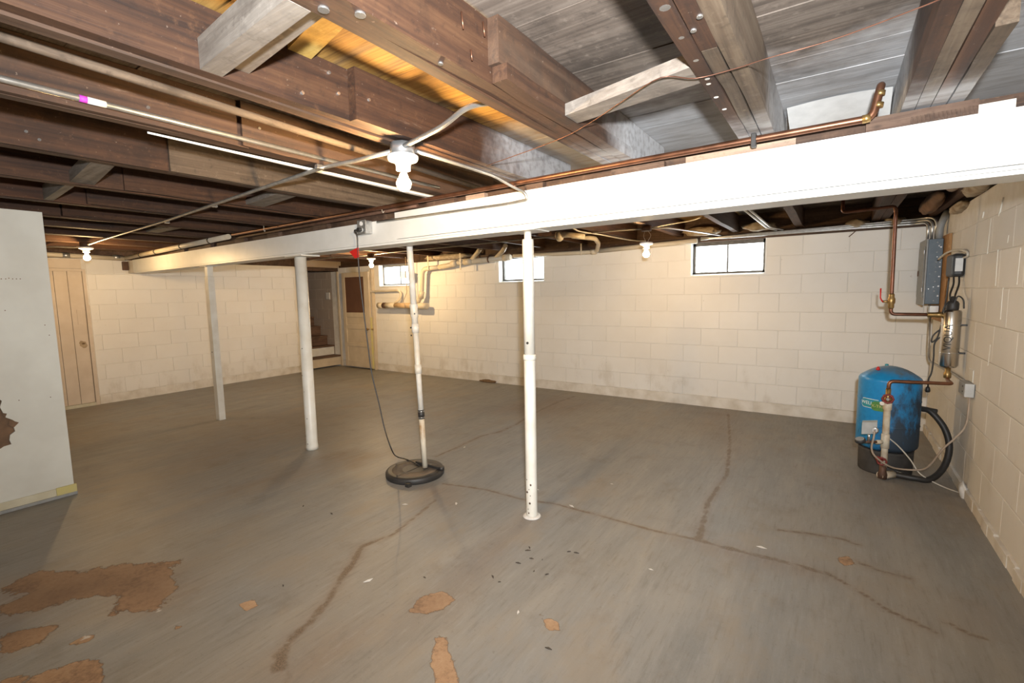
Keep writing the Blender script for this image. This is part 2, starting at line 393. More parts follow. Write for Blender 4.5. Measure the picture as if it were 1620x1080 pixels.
def wloc(o):
    v = Vector(o.location)
    while o.parent: o = o.parent; v = v+Vector(o.location)
    return v
def part(parent, name, mb, mat, label=None, kind=None):
    me = mb.mesh(name, wloc(parent)); me.materials.append(mat)
    o = bpy.data.objects.new(name, me); COL.objects.link(o); o.parent = parent
    return tag(o, label, kind=kind)
def inst(parent, name, me, loc):
    o = bpy.data.objects.new(name, me); COL.objects.link(o); o.parent = parent; o.location = Vector(loc)-wloc(parent); return o
def struct(name, mb, mat, label):
    me = mb.mesh(name); me.materials.append(mat); o = bpy.data.objects.new(name, me); COL.objects.link(o)
    return tag(o, label, kind='structure')
def text_mesh(txt, size, thick=.0006):
    cu = bpy.data.curves.new('print', 'FONT'); cu.body = txt; cu.size = size; cu.extrude = thick; cu.align_x = 'CENTER'; cu.align_y = 'CENTER'
    o = bpy.data.objects.new('print', cu); COL.objects.link(o); dg = bpy.context.evaluated_depsgraph_get()
    me = o.evaluated_get(dg).to_mesh(); 
    bm = bmesh.new(); bm.from_mesh(me); bmesh.ops.triangulate(bm, faces=bm.faces)
    for _ in range(4):
        le = [e for e in bm.edges if e.calc_length() > size*.10]
        if not le: break
        bmesh.ops.subdivide_edges(bm, edges=le, cuts=1); bmesh.ops.triangulate(bm, faces=bm.faces)
    bm.verts.index_update(); v = [tuple(p.co) for p in bm.verts]; f = [tuple(q.index for q in p.verts) for p in bm.faces]; bm.free()
    bpy.data.objects.remove(o); bpy.data.curves.remove(cu); return v, f

# ================================================================== FLOOR
def seg_d(PX, PY, pts, r0, r1):   # 0..1 falloff around a polyline whose radius goes r0 -> r1
    best = np.zeros_like(PX)
    n = len(pts)-1
    for i in range(n):
        (ax, ay), (bx, by) = pts[i], pts[i+1]; dx, dy = bx-ax, by-ay
        t = np.clip(((PX-ax)*dx+(PY-ay)*dy)/(dx*dx+dy*dy+1e-9), 0, 1)
        d = np.hypot(PX-ax-t*dx, PY-ay-t*dy); r = r0+(r1-r0)*((i+t)/n)
        best = np.maximum(best, np.clip(1-d/r*.5, 0, 1))
    return best
def poly_in(PX, PY, pts, soft):   # >.5 inside
    inside = np.zeros(PX.shape, bool); dist = np.full(PX.shape, 9.0); n = len(pts)
    for i in range(n):
        (ax, ay), (bx, by) = pts[i], pts[(i+1) % n]; dx, dy = bx-ax, by-ay
        t = np.clip(((PX-ax)*dx+(PY-ay)*dy)/(dx*dx+dy*dy+1e-9), 0, 1)
        dist = np.minimum(dist, np.hypot(PX-ax-t*dx, PY-ay-t*dy))
        c = ((ay > PY) != (by > PY)) & (PX < (bx-ax)*(PY-ay)/(by-ay+1e-12)+ax); inside ^= c
    return np.clip(.5+np.where(inside, dist, -dist)/soft*.5, 0, 1)
fl2 = lambda pts: [tuple(pZ(*p)[:2]) for p in pts]
xs = np.arange(LX-.02, WX+.02, .02); ys = np.concatenate([np.arange(FY, .9, .06), np.arange(.9, WY+.06, .02)])
GX, GY = np.meshgrid(xs, ys)
crack = np.zeros_like(GX); peel = np.zeros_like(GX); stain = np.zeros_like(GX); whit = np.zeros_like(GX)
for pts, r0, r1 in [
    ([(908, 627), (885, 635), (862, 645), (842, 655), (815, 672), (790, 683), (760, 690), (722, 708), (690, 722)], .035, .02),
    ([(700, 765), (740, 770), (772, 775), (802, 783), (828, 790), (880, 797), (960, 818), (1030, 838), (1100, 853)], .012, .02),
    ([(1100, 853), (1140, 864), (1190, 876), (1250, 891), (1310, 907)], .035, .03),
    ([(1310, 907), (1360, 935), (1400, 962), (1480, 1000)], .02, .012),
    ([(1152, 655), (1155, 700), (1150, 750), (1120, 795), (1110, 835), (1105, 852)], .022, .03),
    ([(690, 790), (660, 815), (622, 845)], .022, .012),
    ([(622, 845), (572, 864), (560, 888), (540, 915), (520, 948), (490, 985), (462, 1008), (442, 1035), (448, 1085)], .012, .045),
    ([(1230, 838), (1290, 845), (1330, 852), (1360, 862)], .010, .010),
    ([(1345, 885), (1400, 905), (1440, 915)], .010, .010),
    ([(1500, 985), (1540, 1005), (1560, 1010)], .012, .008)]:
    stain = np.maximum(stain, .30*seg_d(GX, GY, fl2(pts), max(.02, r0*1.1), max(.02, r1*1.1)))
    crack = np.maximum(crack, seg_d(GX, GY, fl2(pts), max(.012, r0*.62), max(.012, r1*.62)))
for pts, sft in [
    ([(645, 965), (662, 944), (698, 936), (722, 948), (702, 962), (675, 971), (650, 970)], .05),
    ([(688, 1003), (707, 1008), (710, 1030), (722, 1055), (727, 1090), (688, 1090), (684, 1045)], .05),
    ([(854, 971), (868, 979), (884, 984), (886, 997), (868, 996)], .04),
    ([(0, 930), (50, 905), (130, 902), (200, 893), (290, 884), (268, 905), (275, 945), (262, 962), (215, 968), (165, 975), (190, 945), (120, 945), (60, 965), (0, 975)], .10),
    ([(0, 1005), (50, 992), (95, 990), (60, 1018), (0, 1040)], .06),
    ([(55, 1068), (110, 1050), (160, 1040), (165, 1090), (40, 1090)], .06),
    ([(275, 985), (298, 978), (300, 988), (280, 996)], .03), ([(378, 955), (400, 948), (408, 958), (388, 966)], .03),
    ([(110, 1018), (145, 1000), (150, 1008), (118, 1026)], .03),
    ([(0, 1075), (30, 1070), (30, 1090), (0, 1090)], .05), ([(1322, 882), (1342, 878), (1356, 892), (1336, 896)], .04)]:
    peel = np.maximum(peel, poly_in(GX, GY, fl2(pts), sft))
for pts, sft, k in [
    ([(0, 930), (130, 905), (270, 905), (270, 950), (150, 945), (0, 1010)], .25, .8), ([(180, 880), (330, 800), (480, 755), (560, 735), (600, 715), (520, 720), (350, 770), (200, 850)], .18, .45),
    ([(110, 780), (300, 700), (470, 650), (490, 690), (330, 770), (140, 850)], .5, .4), ([(600, 1010), (660, 960), (830, 815), (860, 815), (720, 950), (640, 1020)], .12, .45),
    ([(400, 1080), (500, 1000), (600, 985), (560, 1040), (500, 1090)], .15, .4), ([(760, 650), (870, 625), (950, 640), (860, 660)], .25, .5),
    ([(670, 770), (720, 770), (720, 800), (660, 800)], .12, .6), ([(1090, 640), (1170, 650), (1160, 720), (1130, 700)], .2, .4),
    ([(1330, 760), (1500, 770), (1520, 820), (1380, 800)], .3, .35), ([(1060, 850), (1240, 885), (1320, 915), (1180, 890)], .10, .5),
    ([(1540, 955), (1575, 965), (1570, 985), (1545, 980)], .15, .4), ([(500, 725), (560, 712), (600, 720), (560, 740)], .12, .8)]:
    stain = np.maximum(stain, k*poly_in(GX, GY, fl2(pts), sft))
for pts in ([(247, 963), (258, 953), (270, 955), (268, 963), (250, 968)], [(112, 1022), (135, 1005), (146, 1004), (122, 1022)], [(78, 1030), (92, 1022), (94, 1026), (80, 1034)], [(0, 1045), (18, 1035), (16, 1044), (0, 1052)]):
    whit = np.maximum(whit, poly_in(GX, GY, fl2(pts), .025))
ny, nx = GX.shape
me = bpy.data.meshes.new('floor'); nv = nx*ny
me.vertices.add(nv); co = np.zeros((nv, 3), np.float32); co[:, 0] = GX.ravel(); co[:, 1] = GY.ravel(); me.vertices.foreach_set('co', co.ravel())
ii = np.arange(nv).reshape(ny, nx); q = np.stack([ii[:-1, :-1], ii[:-1, 1:], ii[1:, 1:], ii[1:, :-1]], -1).reshape(-1, 4)
me.loops.add(q.size); me.loops.foreach_set('vertex_index', q.ravel().astype(np.int32)); me.polygons.add(len(q))
me.polygons.foreach_set('loop_start', np.arange(0, q.size, 4, dtype=np.int32)); me.update(calc_edges=True); me.validate()
a = me.attributes.new('wear', 'FLOAT_COLOR', 'POINT'); a.data.foreach_set('color', np.stack([crack, peel, stain, whit], -1).astype(np.float32).ravel())
me.materials.append(M['floor']); floor = bpy.data.objects.new('floor', me); COL.objects.link(floor)
tag(floor, 'worn grey painted concrete basement floor with cracks and bare patches', kind='structure')
slab = struct('floor_slab', MB().box(LX-3.4, WX+.4, FY-.3, WY+.5, -.25, -.012), M['curb'], 'concrete slab below the painted floor'); slab.parent = floor

# ================================================================== WALLS
blk_cache = {}
def block_mesh(w_, h_, axis, mat, sgn):
    key = (round(w_, 3), round(h_, 3), axis, mat.name, sgn)
    if key in blk_cache: return blk_cache[key]
    a, b, c, d = w_/2, h_/2, .004, .002   # chamfer width and depth; front face at 0, back at 'sgn'*.03
    P = []
    for (u, v, t) in [(-a, -b, .03), (a, -b, .03), (a, b, .03), (-a, b, .03), (-a, -b, d), (a, -b, d), (a, b, d), (-a, b, d), (-a+c, -b+c, 0), (a-c, -b+c, 0), (a-c, b-c, 0), (-a+c, b-c, 0)]:
        P.append((u, t*sgn, v) if axis == 'X' else (t*sgn, u, v))
    m = MB().add(P, [(4, 5, 9, 8), (5, 6, 10, 9), (6, 7, 11, 10), (7, 4, 8, 11), (8, 9, 10, 11), (0, 1, 5, 4), (1, 2, 6, 5), (2, 3, 7, 6), (3, 0, 4, 7)])
    me_ = m.mesh('block'); me_.materials.append(mat)
    bm = bmesh.new(); bm.from_mesh(me_); bmesh.ops.recalc_face_normals(bm, faces=bm.faces); bm.to_mesh(me_); bm.free()
    blk_cache[key] = me_; return me_
def lay_blocks(parent, axis, plane, sgn, u0, u1, zl, blen, mat, holes=(), start=0.0, gap=.003):
    for k in range(len(zl)-1):
        z0, z1 = zl[k], zl[k+1]; zc = (z0+z1)/2; u = u1+blen*(start+.5*(k % 2))
        while u > u0:
            ua, ub = max(u-blen, u0), min(u, u1); u -= blen
            if ub-ua < .03: continue
            spans = [(ua, ub)]
            for (h0, h1, hz0, hz1) in holes:
                if hz1 <= z0+.03 or hz0 >= z1-.03: continue
                ns = []
                for (p, q_) in spans:
                    if h1 <= p or h0 >= q_: ns.append((p, q_)); continue
                    if h0 > p: ns.append((p, h0))
                    if h1 < q_: ns.append((h1, q_))
                spans = ns
            for (p, q_) in spans:
                if q_-p < .035: continue
                me_ = block_mesh(q_-p-gap, z1-z0-gap, axis, mat, sgn); c = (p+q_)/2
                inst(parent, 'block', me_, (c, plane, zc) if axis == 'X' else (plane, c, zc))
WT = 1.97
zl_w = [.125+.205*k for k in range(9)]+[WT]
WINS = [(-7.06, -6.12), (-4.31, -3.49), (-1.465, -.65)]; WZ0 = 1.575
# window wall
wb = MB(); wb.box(LX-3.2, WX+.3, WY+.006, WY+.25, -.05, WZ0); xs0 = LX-3.2
for (a_, b_) in WINS+[(WX+.3, None)]:
    wb.box(xs0, a_, WY+.006, WY+.25, WZ0, WT); xs0 = b_
wall_back = struct('wall_back', wb, M['mortar'], 'cream painted concrete block wall with three small windows')
lay_blocks(wall_back, 'X', WY, 1, LX+.0, WX, zl_w, .4064, M['block'], [(a_, b_, WZ0, WT+.1) for a_, b_ in WINS], .33)
cb = MB(); n = 60
for i in range(n):
    x0 = LX+(WX-LX)*i/n; x1 = LX+(WX-LX)*(i+1)/n
    cb.box(x0, x1+.001, WY-.010-random.random()*.006, WY+.03, -.02, .115+random.random()*.014)
part(wall_back, 'footing_course', cb, M['curb'], 'rough stained strip along the foot of the wall')
# right wall
wall_right = struct('wall_right', MB().box(WX+.006, WX+.25, FY-.25, WY+.25, -.05, WT+.05), M['mortar'], 'cream painted concrete block wall on the right')
zl_r = [.07+.2205*k for k in range(9)]
lay_blocks(wall_right, 'Y', WX, 1, 1.3, WY, zl_r, .44, M['block_r'], (), .2)
cb = MB()
for i in range(40):
    y0 = 1.2+(WY-1.2)*i/40; cb.box(WX-.012-random.random()*.007, WX+.03, y0, y0+.121, -.02, .06+random.random()*.012)
part(wall_right, 'footing_course', cb, M['curb'], 'rough strip along the foot of the wall')
for (xa, ya, xb, yb) in ((1587, 312, 1580, 342), (1568, 345, 1562, 402), (1579, 395, 1575, 452), (1615, 392, 1609, 450), (1587, 455, 1583, 505), (1556, 335, 1554, 345), (1596, 372, 1594, 384), (1567, 545, 1563, 578)):
    a_ = pX(xa, ya, WX); b_ = pX(xb, yb, WX); part(wall_right, 'paint_run', MB().hexa([Vector((WX-d_, q_.y+e_, q_.z)) for q_ in (b_, a_) for (d_, e_) in ((.002, -.003), (.002, .003), (-.004, .003), (-.004, -.003))]), M['white2'], 'white paint run in a joint')
# left wall with stair opening and plank door opening
SY0, SY1, SZ = 5.30, 5.986, 1.90
wl = MB(); wl.box(LX-.22, LX-.006, FY-.25, SY0, -.05, WT); wl.box(LX-.22, LX-.006, SY1, WY+.2, -.05, WT); wl.box(LX-.22, LX-.006, SY0, SY1, SZ, WT)
wall_left = struct('wall_left', wl, M['mortar'], 'cream painted block wall with a plank door and stair opening')
lay_blocks(wall_left, 'Y', LX, -1, 1.2, WY-.0, zl_w, .4064, M['block'], [(SY0-.12, WY, -.1, 2.2), (1.0, 2.10, -1, 1.9), (2.53, 2.76, 1.75, 2.1)], .15)
cb = MB()
for i in range(24):
    y0 = 2.1+(SY0-.12-2.1)*i/24; cb.box(LX-.03, LX+.008+random.random()*.005, y0, y0+.13, -.02, .11+random.random()*.014)
part(wall_left, 'footing_course', cb, M['curb'])
struct('wall_front', MB().box(LX-.3, WX+.3, FY-.25, FY, -.05, 2.3), M['block'], 'cream wall behind the viewer')
# stairwell beyond the left wall
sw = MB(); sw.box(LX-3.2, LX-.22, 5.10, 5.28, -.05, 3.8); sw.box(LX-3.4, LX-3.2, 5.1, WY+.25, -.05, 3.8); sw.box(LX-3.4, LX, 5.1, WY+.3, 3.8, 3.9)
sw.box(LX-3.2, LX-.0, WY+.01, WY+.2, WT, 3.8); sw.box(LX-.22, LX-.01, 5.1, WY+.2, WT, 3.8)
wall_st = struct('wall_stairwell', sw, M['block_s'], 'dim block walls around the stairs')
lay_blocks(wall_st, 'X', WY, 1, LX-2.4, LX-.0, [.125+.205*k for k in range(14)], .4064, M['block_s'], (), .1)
# rim boards and sill between wall tops and floor deck
rim = MB(); rim.box(LX-.2, WX+.2, WY+.08, WY+.2, WT, 2.32); rim.box(WX+.06, WX+.2, FY-.2, WY+.2, WT, 2.32); rim.box(LX-.22, LX-.08, FY-.2, SY0, WT, 2.32); rim.box(LX-.22, LX-.08, SY0, WY+.2, WT, 2.32); rim.box(LX-.2, WX+.2, FY-.2, FY-.05, WT, 2.32)
struct('trim_1', rim, M['darkwood'], 'dark rim boards on top of the block walls')
sp = MB(); sp.box(LX, WX, WY+.03, WY+.2, WT+.002, WT+.045)
struct('trim_2', sp, M['darkwood'], 'dark wooden sill plate on top of the window wall')

# partition on the left with a broken hole
PXX, PY1, PH = -4.59, .962, 2.035
hole = [pX(*p, PXX) for p in ((-30, 640), (-6, 628), (3, 634), (0, 644), (5, 653), (9, 660), (20, 664), (28, 669), (22, 676), (24, 682), (16, 688), (15, 696), (18, 702), (6, 705), (-4, 711), (-30, 700))]
outer = [Vector((PXX, FY, 0)), Vector((PXX, PY1, 0)), Vector((PXX, PY1, PH)), Vector((PXX, FY, PH))]
tri = mgeo.tessellate_polygon([outer, hole[::-1]]); vsx = outer+hole[::-1]
pm = MB(); pm.add(vsx, [tuple(t_) for t_ in tri])
hb = [v+Vector((-.013, 0, 0)) for v in hole]; nh = len(hole)
pm.add(hole+hb, [(i, (i+1) % nh, nh+(i+1) % nh, nh+i) for i in range(nh)])
pm.add([Vector((PXX, PY1, 0)), Vector((PXX-.013, PY1, 0)), Vector((PXX-.013, PY1, PH)), Vector((PXX, PY1, PH))], [(0, 1, 2, 3)])
pm.add([Vector((PXX, FY, PH)), Vector((PXX, PY1, PH)), Vector((PXX-.013, PY1, PH)), Vector((PXX-.013, FY, PH))], [(0, 1, 2, 3)])
part_w = struct('wall_partition', pm, M['partition'], 'white painted partition wall on the left with a broken hole')
part(part_w, 'core', MB().box(PXX-.10, PXX-.0135, FY, PY1-.004, 0, PH-.005), M['paper_brown'], 'brown core showing in the hole and along the edge')
flaps = MB()
for p3 in (((15, 664), (30, 668), (22, 676), (13, 672)), ((0, 699), (19, 702), (6, 706), (0, 710)), ((3, 653), (11, 654), (8, 661))):
    flaps.prism([pX(*q_, PXX+.004) for q_ in p3], (-.003, 0, 0))
part(part_w, 'torn_flap', flaps, M['paper_brown'])
for px_, py_ in ((2, 441), (9, 441), (14, 440), (20, 441), (26, 441), (32, 441), (8, 491), (71, 514), (78, 530), (30, 633), (80, 628)):
    q_ = pX(px_, py_, PXX); part(part_w, 'nail_mark', MB().cyl(q_-Vector((.002, 0, 0)), q_+Vector((.0008, 0, 0)), .0034, seg=7), M['paper_brown'])
bb = MB(); bb.box(PXX, PXX+.014, FY, PY1-.10, .022, .075, .003)
base = struct('baseboard_left', bb, M['cream_trim'], 'cream baseboard along the partition')
part(base, 'yellow_end', MB().box(PXX, PXX+.015, PY1-.10, PY1+.012, .020, .078, .003), M['yellow'], 'yellowed end of the baseboard')
part(base, 'shoe_strip', MB().box(PXX, PXX+.02, FY, PY1+.012, 0, .022, .003), M['plastic_grey'], 'grey painted strip below the baseboard')

# ================================================================== CEILING: deck planks and joists
ceil = struct('ceiling', MB().box(LX-.2, WX+.2, FY-.2, WY+.2, SF+.021, SF+.10), M['darkwood'], 'open ceiling of old floor planks on reddish brown joists')
pw = .196; y = FY; row = 0
JX = [-7.78, -7.08, -6.38, -5.68, -4.98, -4.28, -3.58, -2.90, -2.21, -1.61, -1.01, -.37, .17]
while y < WY+.1:
    cuts = sorted(random.sample([x+.04 for x in JX if x > -7.2], 2)); e = [LX-.1]+cuts+[WX+.1]
    for i in range(3):
        dz = random.uniform(0, .004)
        m = MB().box(e[i]+.001, e[i+1]-.001, y+.0012, y+pw-.0012, SF+dz, SF+.0205, 0)
        part(ceil, 'plank', m, M['subfloor'])
    y += pw; row += 1
# the bay lit by the nearest bulb has younger, yellower boards
for yy, wd in ((.98, .075),): part(ceil, 'patch_board', MB().hexa([Vector(v) for v in [(-1.525, yy-.02, SF-.02), (-1.0, yy-.13, SF-.02), (-1.0, yy-.05, SF-.02), (-1.525, yy+.065, SF-.02), (-1.525, yy-.02, SF), (-1.0, yy-.13, SF), (-1.0, yy-.05, SF), (-1.525, yy+.065, SF)]]), M['yellow_pine'], 'yellow pine strip across the bay by the pale bridging')
def joist(x0, x1, y0, y1, zb=JB, bow=0.0, mat='joist', zt=SF-.001):
    m = MB(); n_ = 10; r = [random.uniform(-.0025, .0025) for _ in range(n_+1)]
    for i in range(n_):
        ya = y0+(y1-y0)*i/n_; yb = y0+(y1-y0)*(i+1)/n_; a0, a1 = r[i], r[i+1]
        v = [(x0+a0, ya, zb+a0), (x1+a0, ya, zb+a0), (x1+a1, yb, zb+a1), (x0+a1, yb, zb+a1), (x0+a0, ya, zt), (x1+a0, ya, zt), (x1+a1, yb, zt), (x0+a1, yb, zt)]
        f = [(0, 3, 2, 1), (1, 2, 6, 5), (3, 0, 4, 7)]
        if i == 0: f.append((0, 1, 5, 4))
        if i == n_-1: f.append((2, 3, 7, 6))
        m.add(v, f)
    return part(ceil, 'joist', m, M[mat])
Y0, Y1 = FY+.0, WY+.08
# nearest bays
joist(-1.612, -1.567, Y0, 2.75); joist(-1.566, -1.525, Y0, 2.75, JB+.008); joist(-1.524, -1.482, 1.19, 2.9, JB+.004); joist(-1.625, -1.563, 2.76, Y1)
joist(-1.012, -.967, Y0, 2.75); joist(-.966, -.912, Y0, 2.75, JB+.002); joist(-.908, -.868, 1.235, 2.9, JB+.055); joist(-.905, -.850, 1.245, 2.85, JB, zt=JB+.05); joist(-1.00, -.945, 2.76, Y1)
joist(-.372, -.330, Y0, 2.75, JB-.002); joist(-.328, -.288, 1.42, 2.9, JB, mat='joist_tan'); joist(-.328, -.284, Y0, 1.415, JB+.001); joist(-.284, -.238, Y0, 2.8, JB+.001, mat='joist_tan'); joist(-.38, -.31, 2.92, Y1)
joist(.172, .212, Y0, 2.8); joist(.214, .255, Y0, 2.8, JB+.001, mat='joist_tan'); joist(.258, .298, Y0, 2.8, JB); joist(.303, .346, 1.74, 2.75, JB+.001, mat='joist_tan'); joist(.265, .330, 2.82, Y1); joist(.333, .395, 2.82, Y1)
joist(.70, .75, Y0, Y1)
for x0 in (-2.205, -2.90, -3.58, -4.28, -4.98, -5.68, -6.38, -7.08, -7.78):
    joist(x0, x0+.042, Y0, 2.75, JB+random.uniform(-.002, .004)); joist(x0+.043, x0+.073, Y0, 1.13, JB+.003)
    joist(x0+.044, x0+.088, 1.10+random.uniform(-.03, .06), 2.9, JB+.004, mat='joist_tan' if x0 == -2.90 else 'joist'); joist(x0, x0+.06, 2.76, Y1)
def bridging(p, mat='old_gray', label=None): return part(ceil, 'bridging_block', MB().hexa([Vector(v) for v in p]), M[mat], label)
def brd(xa, xb, ya0, ya1, yb0, yb1, za, zb, ha, hb=None, **k):
    hb = hb or ha
    return bridging([(xa, ya0, za), (xb, yb0, zb), (xb, yb1, zb), (xa, ya1, za), (xa, ya0, za+ha), (xb, yb0, zb+hb), (xb, yb1, zb+hb), (xa, ya1, za+ha)], **k)
brd(-1.524, -1.013, .685, .745, .64, .70, 2.068, 2.062, .085, label='pale grey block nailed between two joists')
brd(-1.524, -1.013, .77, .825, .72, .765, 2.105, 2.10, .07, label='pale block behind the front one')
brd(-.849, -.373, 1.62, 1.72, 1.50, 1.63, 2.062, 2.062, .042, label='rough grey block between the joists above the beam')
brd(-3.50, -2.90, .86, .965, .80, .89, 2.068, 2.068, .06); brd(-4.20, -3.58, .895, .94, .86, .90, 2.063, 2.063, .09); brd(-3.49, -2.90, 1.80, 1.93, 1.72, 1.84, 2.075, 2.07, .035)
brd(-5.60, -4.98, 1.9, 2.0, 1.9, 2.0, 2.07, 2.07, .06)
brd(-1.0, -.38, 4.55, 4.62, 4.40, 4.47, 2.12, 2.09, .04); brd(-1.57, -1.0, 4.2, 4.27, 4.45, 4.52, 2.08, 2.08, .03, mat='yellow_pine')
# metal nail plates and nail heads on the joist undersides
for px_, py_ in ((1052, 13), (1078, 60), (1101, 96), (1119, 125), (1121, 133), (1133, 154), (1146, 173), (1107, 28), (1097, 50), (570, 25), (512, 17), (697, 102)):
    p = pZ(px_, py_, JB-.004); part(ceil, 'nail_head', MB().cyl(p, p+Vector((0, 0, .006)), .0075 if py_ > 26 else .013, seg=10), M['chrome'])
for px_, py_, X_ in ((62, 221, -2.827), (41, 208, -2.827), (234, 170, -2.13), (410, 203, -2.117), (478, 147, -1.52), (535, 148, -1.52), (583, 158, -1.482), (520, 115, -1.52)):
    p = pX(px_, py_, X_); part(ceil, 'nail_head', MB().cyl(p-Vector((.01, 0, 0)), p+Vector((.005, 0, 0)), .006, seg=8), M['chrome'])
# copper staples bent out of the old joist
for (a_, b_) in (((730, 18), (733, 46)), ((764, 34), (767, 58)), ((745, 78), (747, 96))):
    part(ceil, 'bent_nail', MB().cyl(pX(*a_, -.90), pX(*b_, -.90), .0025, seg=6), M['copper'])
# white paper stapled to the deck
pp = MB(); nearE = []; farE = []
for k in range(9):
    f_ = k/8; x_ = -.222+.385*f_; sag = .012*math.sin(f_*7)
    nearE.append(Vector((x_, 2.62-.03*math.sin(f_*3.1), SF-.006))); farE.append(Vector((x_+.004, 2.80+.03*math.sin(f_*4), SF-.075-sag)))
pp.add(nearE+farE, [(i_, i_+1, 10+i_, 9+i_) for i_ in range(8)], True); pp.add([v+Vector((0, .002, .001)) for v in nearE+farE], [(9+i_, 10+i_, i_+1, i_) for i_ in range(8)], True)
single('paper_sheet', pp, M['paper'], 'torn white sheet hanging from the deck beside the copper elbow', 'sheet')

# ================================================================== WHITE BEAM
bm_t = thing('support_beam', (-3.6, beam_y(-3.6)+.09, 1.785), 'long white painted boxed beam running across the basement below the joists', 'beam')
def beam_box(xa, xb, fa, fb, z0, z1):   # slab following the beam line, depths measured from the front face
    ya, yb = beam_y(xa), beam_y(xb)
    return MB().hexa([Vector(v) for v in [(xa, ya+fa, z0), (xb, yb+fa, z0), (xb, yb+fb, z0), (xa, ya+fb, z0), (xa, ya+fa, z1), (xb, yb+fa, z1), (xb, yb+fb, z1), (xa, ya+fb, z1)]])
part(bm_t, 'face_board', beam_box(-2.62, WX-.005, 0, .02, 1.815, 2.0), M['white'])
part(bm_t, 'face_board', beam_box(-8.05, -2.622, .002, .022, 1.81, 1.962), M['white'])
part(bm_t, 'core', beam_box(LX+.002, WX-.004, .022, .158, 1.80, 1.955), M['white'])
part(bm_t, 'bottom_board', beam_box(-8.05, WX-.005, .010, .178, 1.783, 1.798), M['white'])
part(bm_t, 'edge_strip', beam_box(-8.05, WX-.005, .004, .02, 1.799, 1.811), M['white'])
part(bm_t, 'back_board', beam_box(-8.05, WX-.005, .16, .18, 1.80, 1.96), M['white'])
for xa, xb, z0, z1, mt in ((-.60, -.16, 2.001, 2.028, 'shim_pale'), (-.97, -.70, 2.001, 2.03, 'shim'), (-1.50, -1.38, 2.001, 2.05, 'shim'), (.07, .38, 2.001, 2.052, 'shim'), (.20, .47, 2.001, 2.03, 'white2'), (-2.30, -2.05, 2.001, 2.04, 'shim'), (-1.95, -1.80, 2.001, 2.03, 'shim_pale'),
    (-3.0, -2.75, 1.963, 2.02, 'shim'), (-3.65, -3.45, 1.963, 2.03, 'shim'), (-4.4, -4.2, 1.963, 2.02, 'shim'), (-5.05, -4.85, 1.963, 2.03, 'shim'), (-5.75, -5.6, 1.963, 2.03, 'shim'), (-6.5, -6.3, 1.963, 2.03, 'shim')):
    part(bm_t, 'shim', beam_box(xa, xb, .004, .13, z0, z1), M[mt])
part(bm_t, 'sill_timber', beam_box(-8.1, .75, .04, .14, 1.956, 2.055), M['darkwood'], 'dark timber between beam and joists')
part(bm_t, 'end_block', beam_box(LX-.02, -8.04, .01, .18, 1.79, 1.96), M['curb'])
# pocket in the left wall where the beam lands
single('rusted_bracket', MB().box(LX+.002, LX+.05, 2.49, 2.555, 1.83, 1.95, .004), M['iron'], 'rusty dark plate in the wall pocket at the far end of the white beam', 'bracket')

# ================================================================== POSTS
c3 = Vector((-1.54, 2.45, 0))
p3 = thing('support_post', c3, 'white telescoping steel post, the nearest one, with a narrow upper tube', 'post')
part(p3, 'lower_tube', MB().lathe([(.0355, 0), (.036, .02), (.0355, 1.0), (.0355, 1.015)], c3, seg=24), M['white2'])
part(p3, 'collar', MB().lathe([(.037, 1.005), (.040, 1.010), (.040, 1.03), (.036, 1.04)], c3, seg=24), M['white2'])
part(p3, 'upper_tube', MB().lathe([(.034, 1.02), (.034, 1.725), (.0325, 1.735)], c3, seg=24), M['white2'])
part(p3, 'screw_tube', MB().lathe([(.0215, 1.72), (.0215, 1.779)], c3, seg=20), M['white2'])
part(p3, 'top_plate', MB().box(c3.x-.10, c3.x+.10, c3.y-.085, c3.y+.085, 1.7785, 1.7825), M['white2'])
part(p3, 'caulk_ring', MB().lathe([(.058, .001), (.056, .006), (.047, .009), (.038, .010)], c3, seg=28), M['chip'], 'pale ring of caulk at the foot')
hp = c3+Vector((.0070, -.0318, 1.113)); part(p3, 'adjusting_hole', MB().cyl(hp, hp+Vector((.0006, -.0028, 0)), .008, seg=14), M['black'])
for dx, z_ in ((-.01, .17), (.008, .10), (.012, .15), (-.004, .06), (.004, .19), (-.012, .25), (.014, .22), (.0, .035)):
    q_ = c3+Vector((dx, -math.sqrt(.036**2-dx*dx), z_)); part(p3, 'paint_chip_mark', MB().cyl(q_+Vector((0, .001, 0)), q_-Vector((0, .0012, 0)), random.choice((.003, .005, .007)), seg=7), M['iron'])
c2 = Vector((-3.99, 2.505, 0))
p2 = thing('support_post', c2, 'thick plain round white post standing left of the sump lid', 'post')
part(p2, 'tube', MB().lathe([(.054, 0), (.054, .03), (.050, .05), (.050, 1.77)], c2, seg=28), M['white2'])
part(p2, 'top_plate', MB().box(c2.x-.10, c2.x+.16, c2.y-.09, c2.y+.09, 1.771, 1.7815), M['white2'])
for a_, z_ in ((.2, .06), (-.3, .13), (.4, .3), (.1, .55), (-.2, .7), (.3, .95)):
    q_ = c2+Vector((math.sin(a_)*.05+.02*0, -math.cos(a_)*.05, z_)); part(p2, 'paint_chip_mark', MB().cyl(q_*1.0+Vector((0, .001, 0)), q_-Vector((0, .0012, 0)), random.choice((.003, .005)), seg=7), M['iron'])
c1 = Vector((-5.91, 2.575, 0))
p1 = thing('support_post', c1, 'slim square white wooden post, the farthest left of the posts', 'post')
part(p1, 'timber', MB().box(c1.x-.042, c1.x+.042, c1.y-.035, c1.y+.035, 0, 1.66, .003), M['white2'])
part(p1, 'top_block', MB().box(c1.x-.030, c1.x+.036, c1.y-.03, c1.y+.03, 1.66, 1.775, .003), M['white2'])
part(p1, 'top_plate', MB().box(c1.x-.075, c1.x+.10, c1.y-.06, c1.y+.06, 1.775, 1.782), M['white2'])
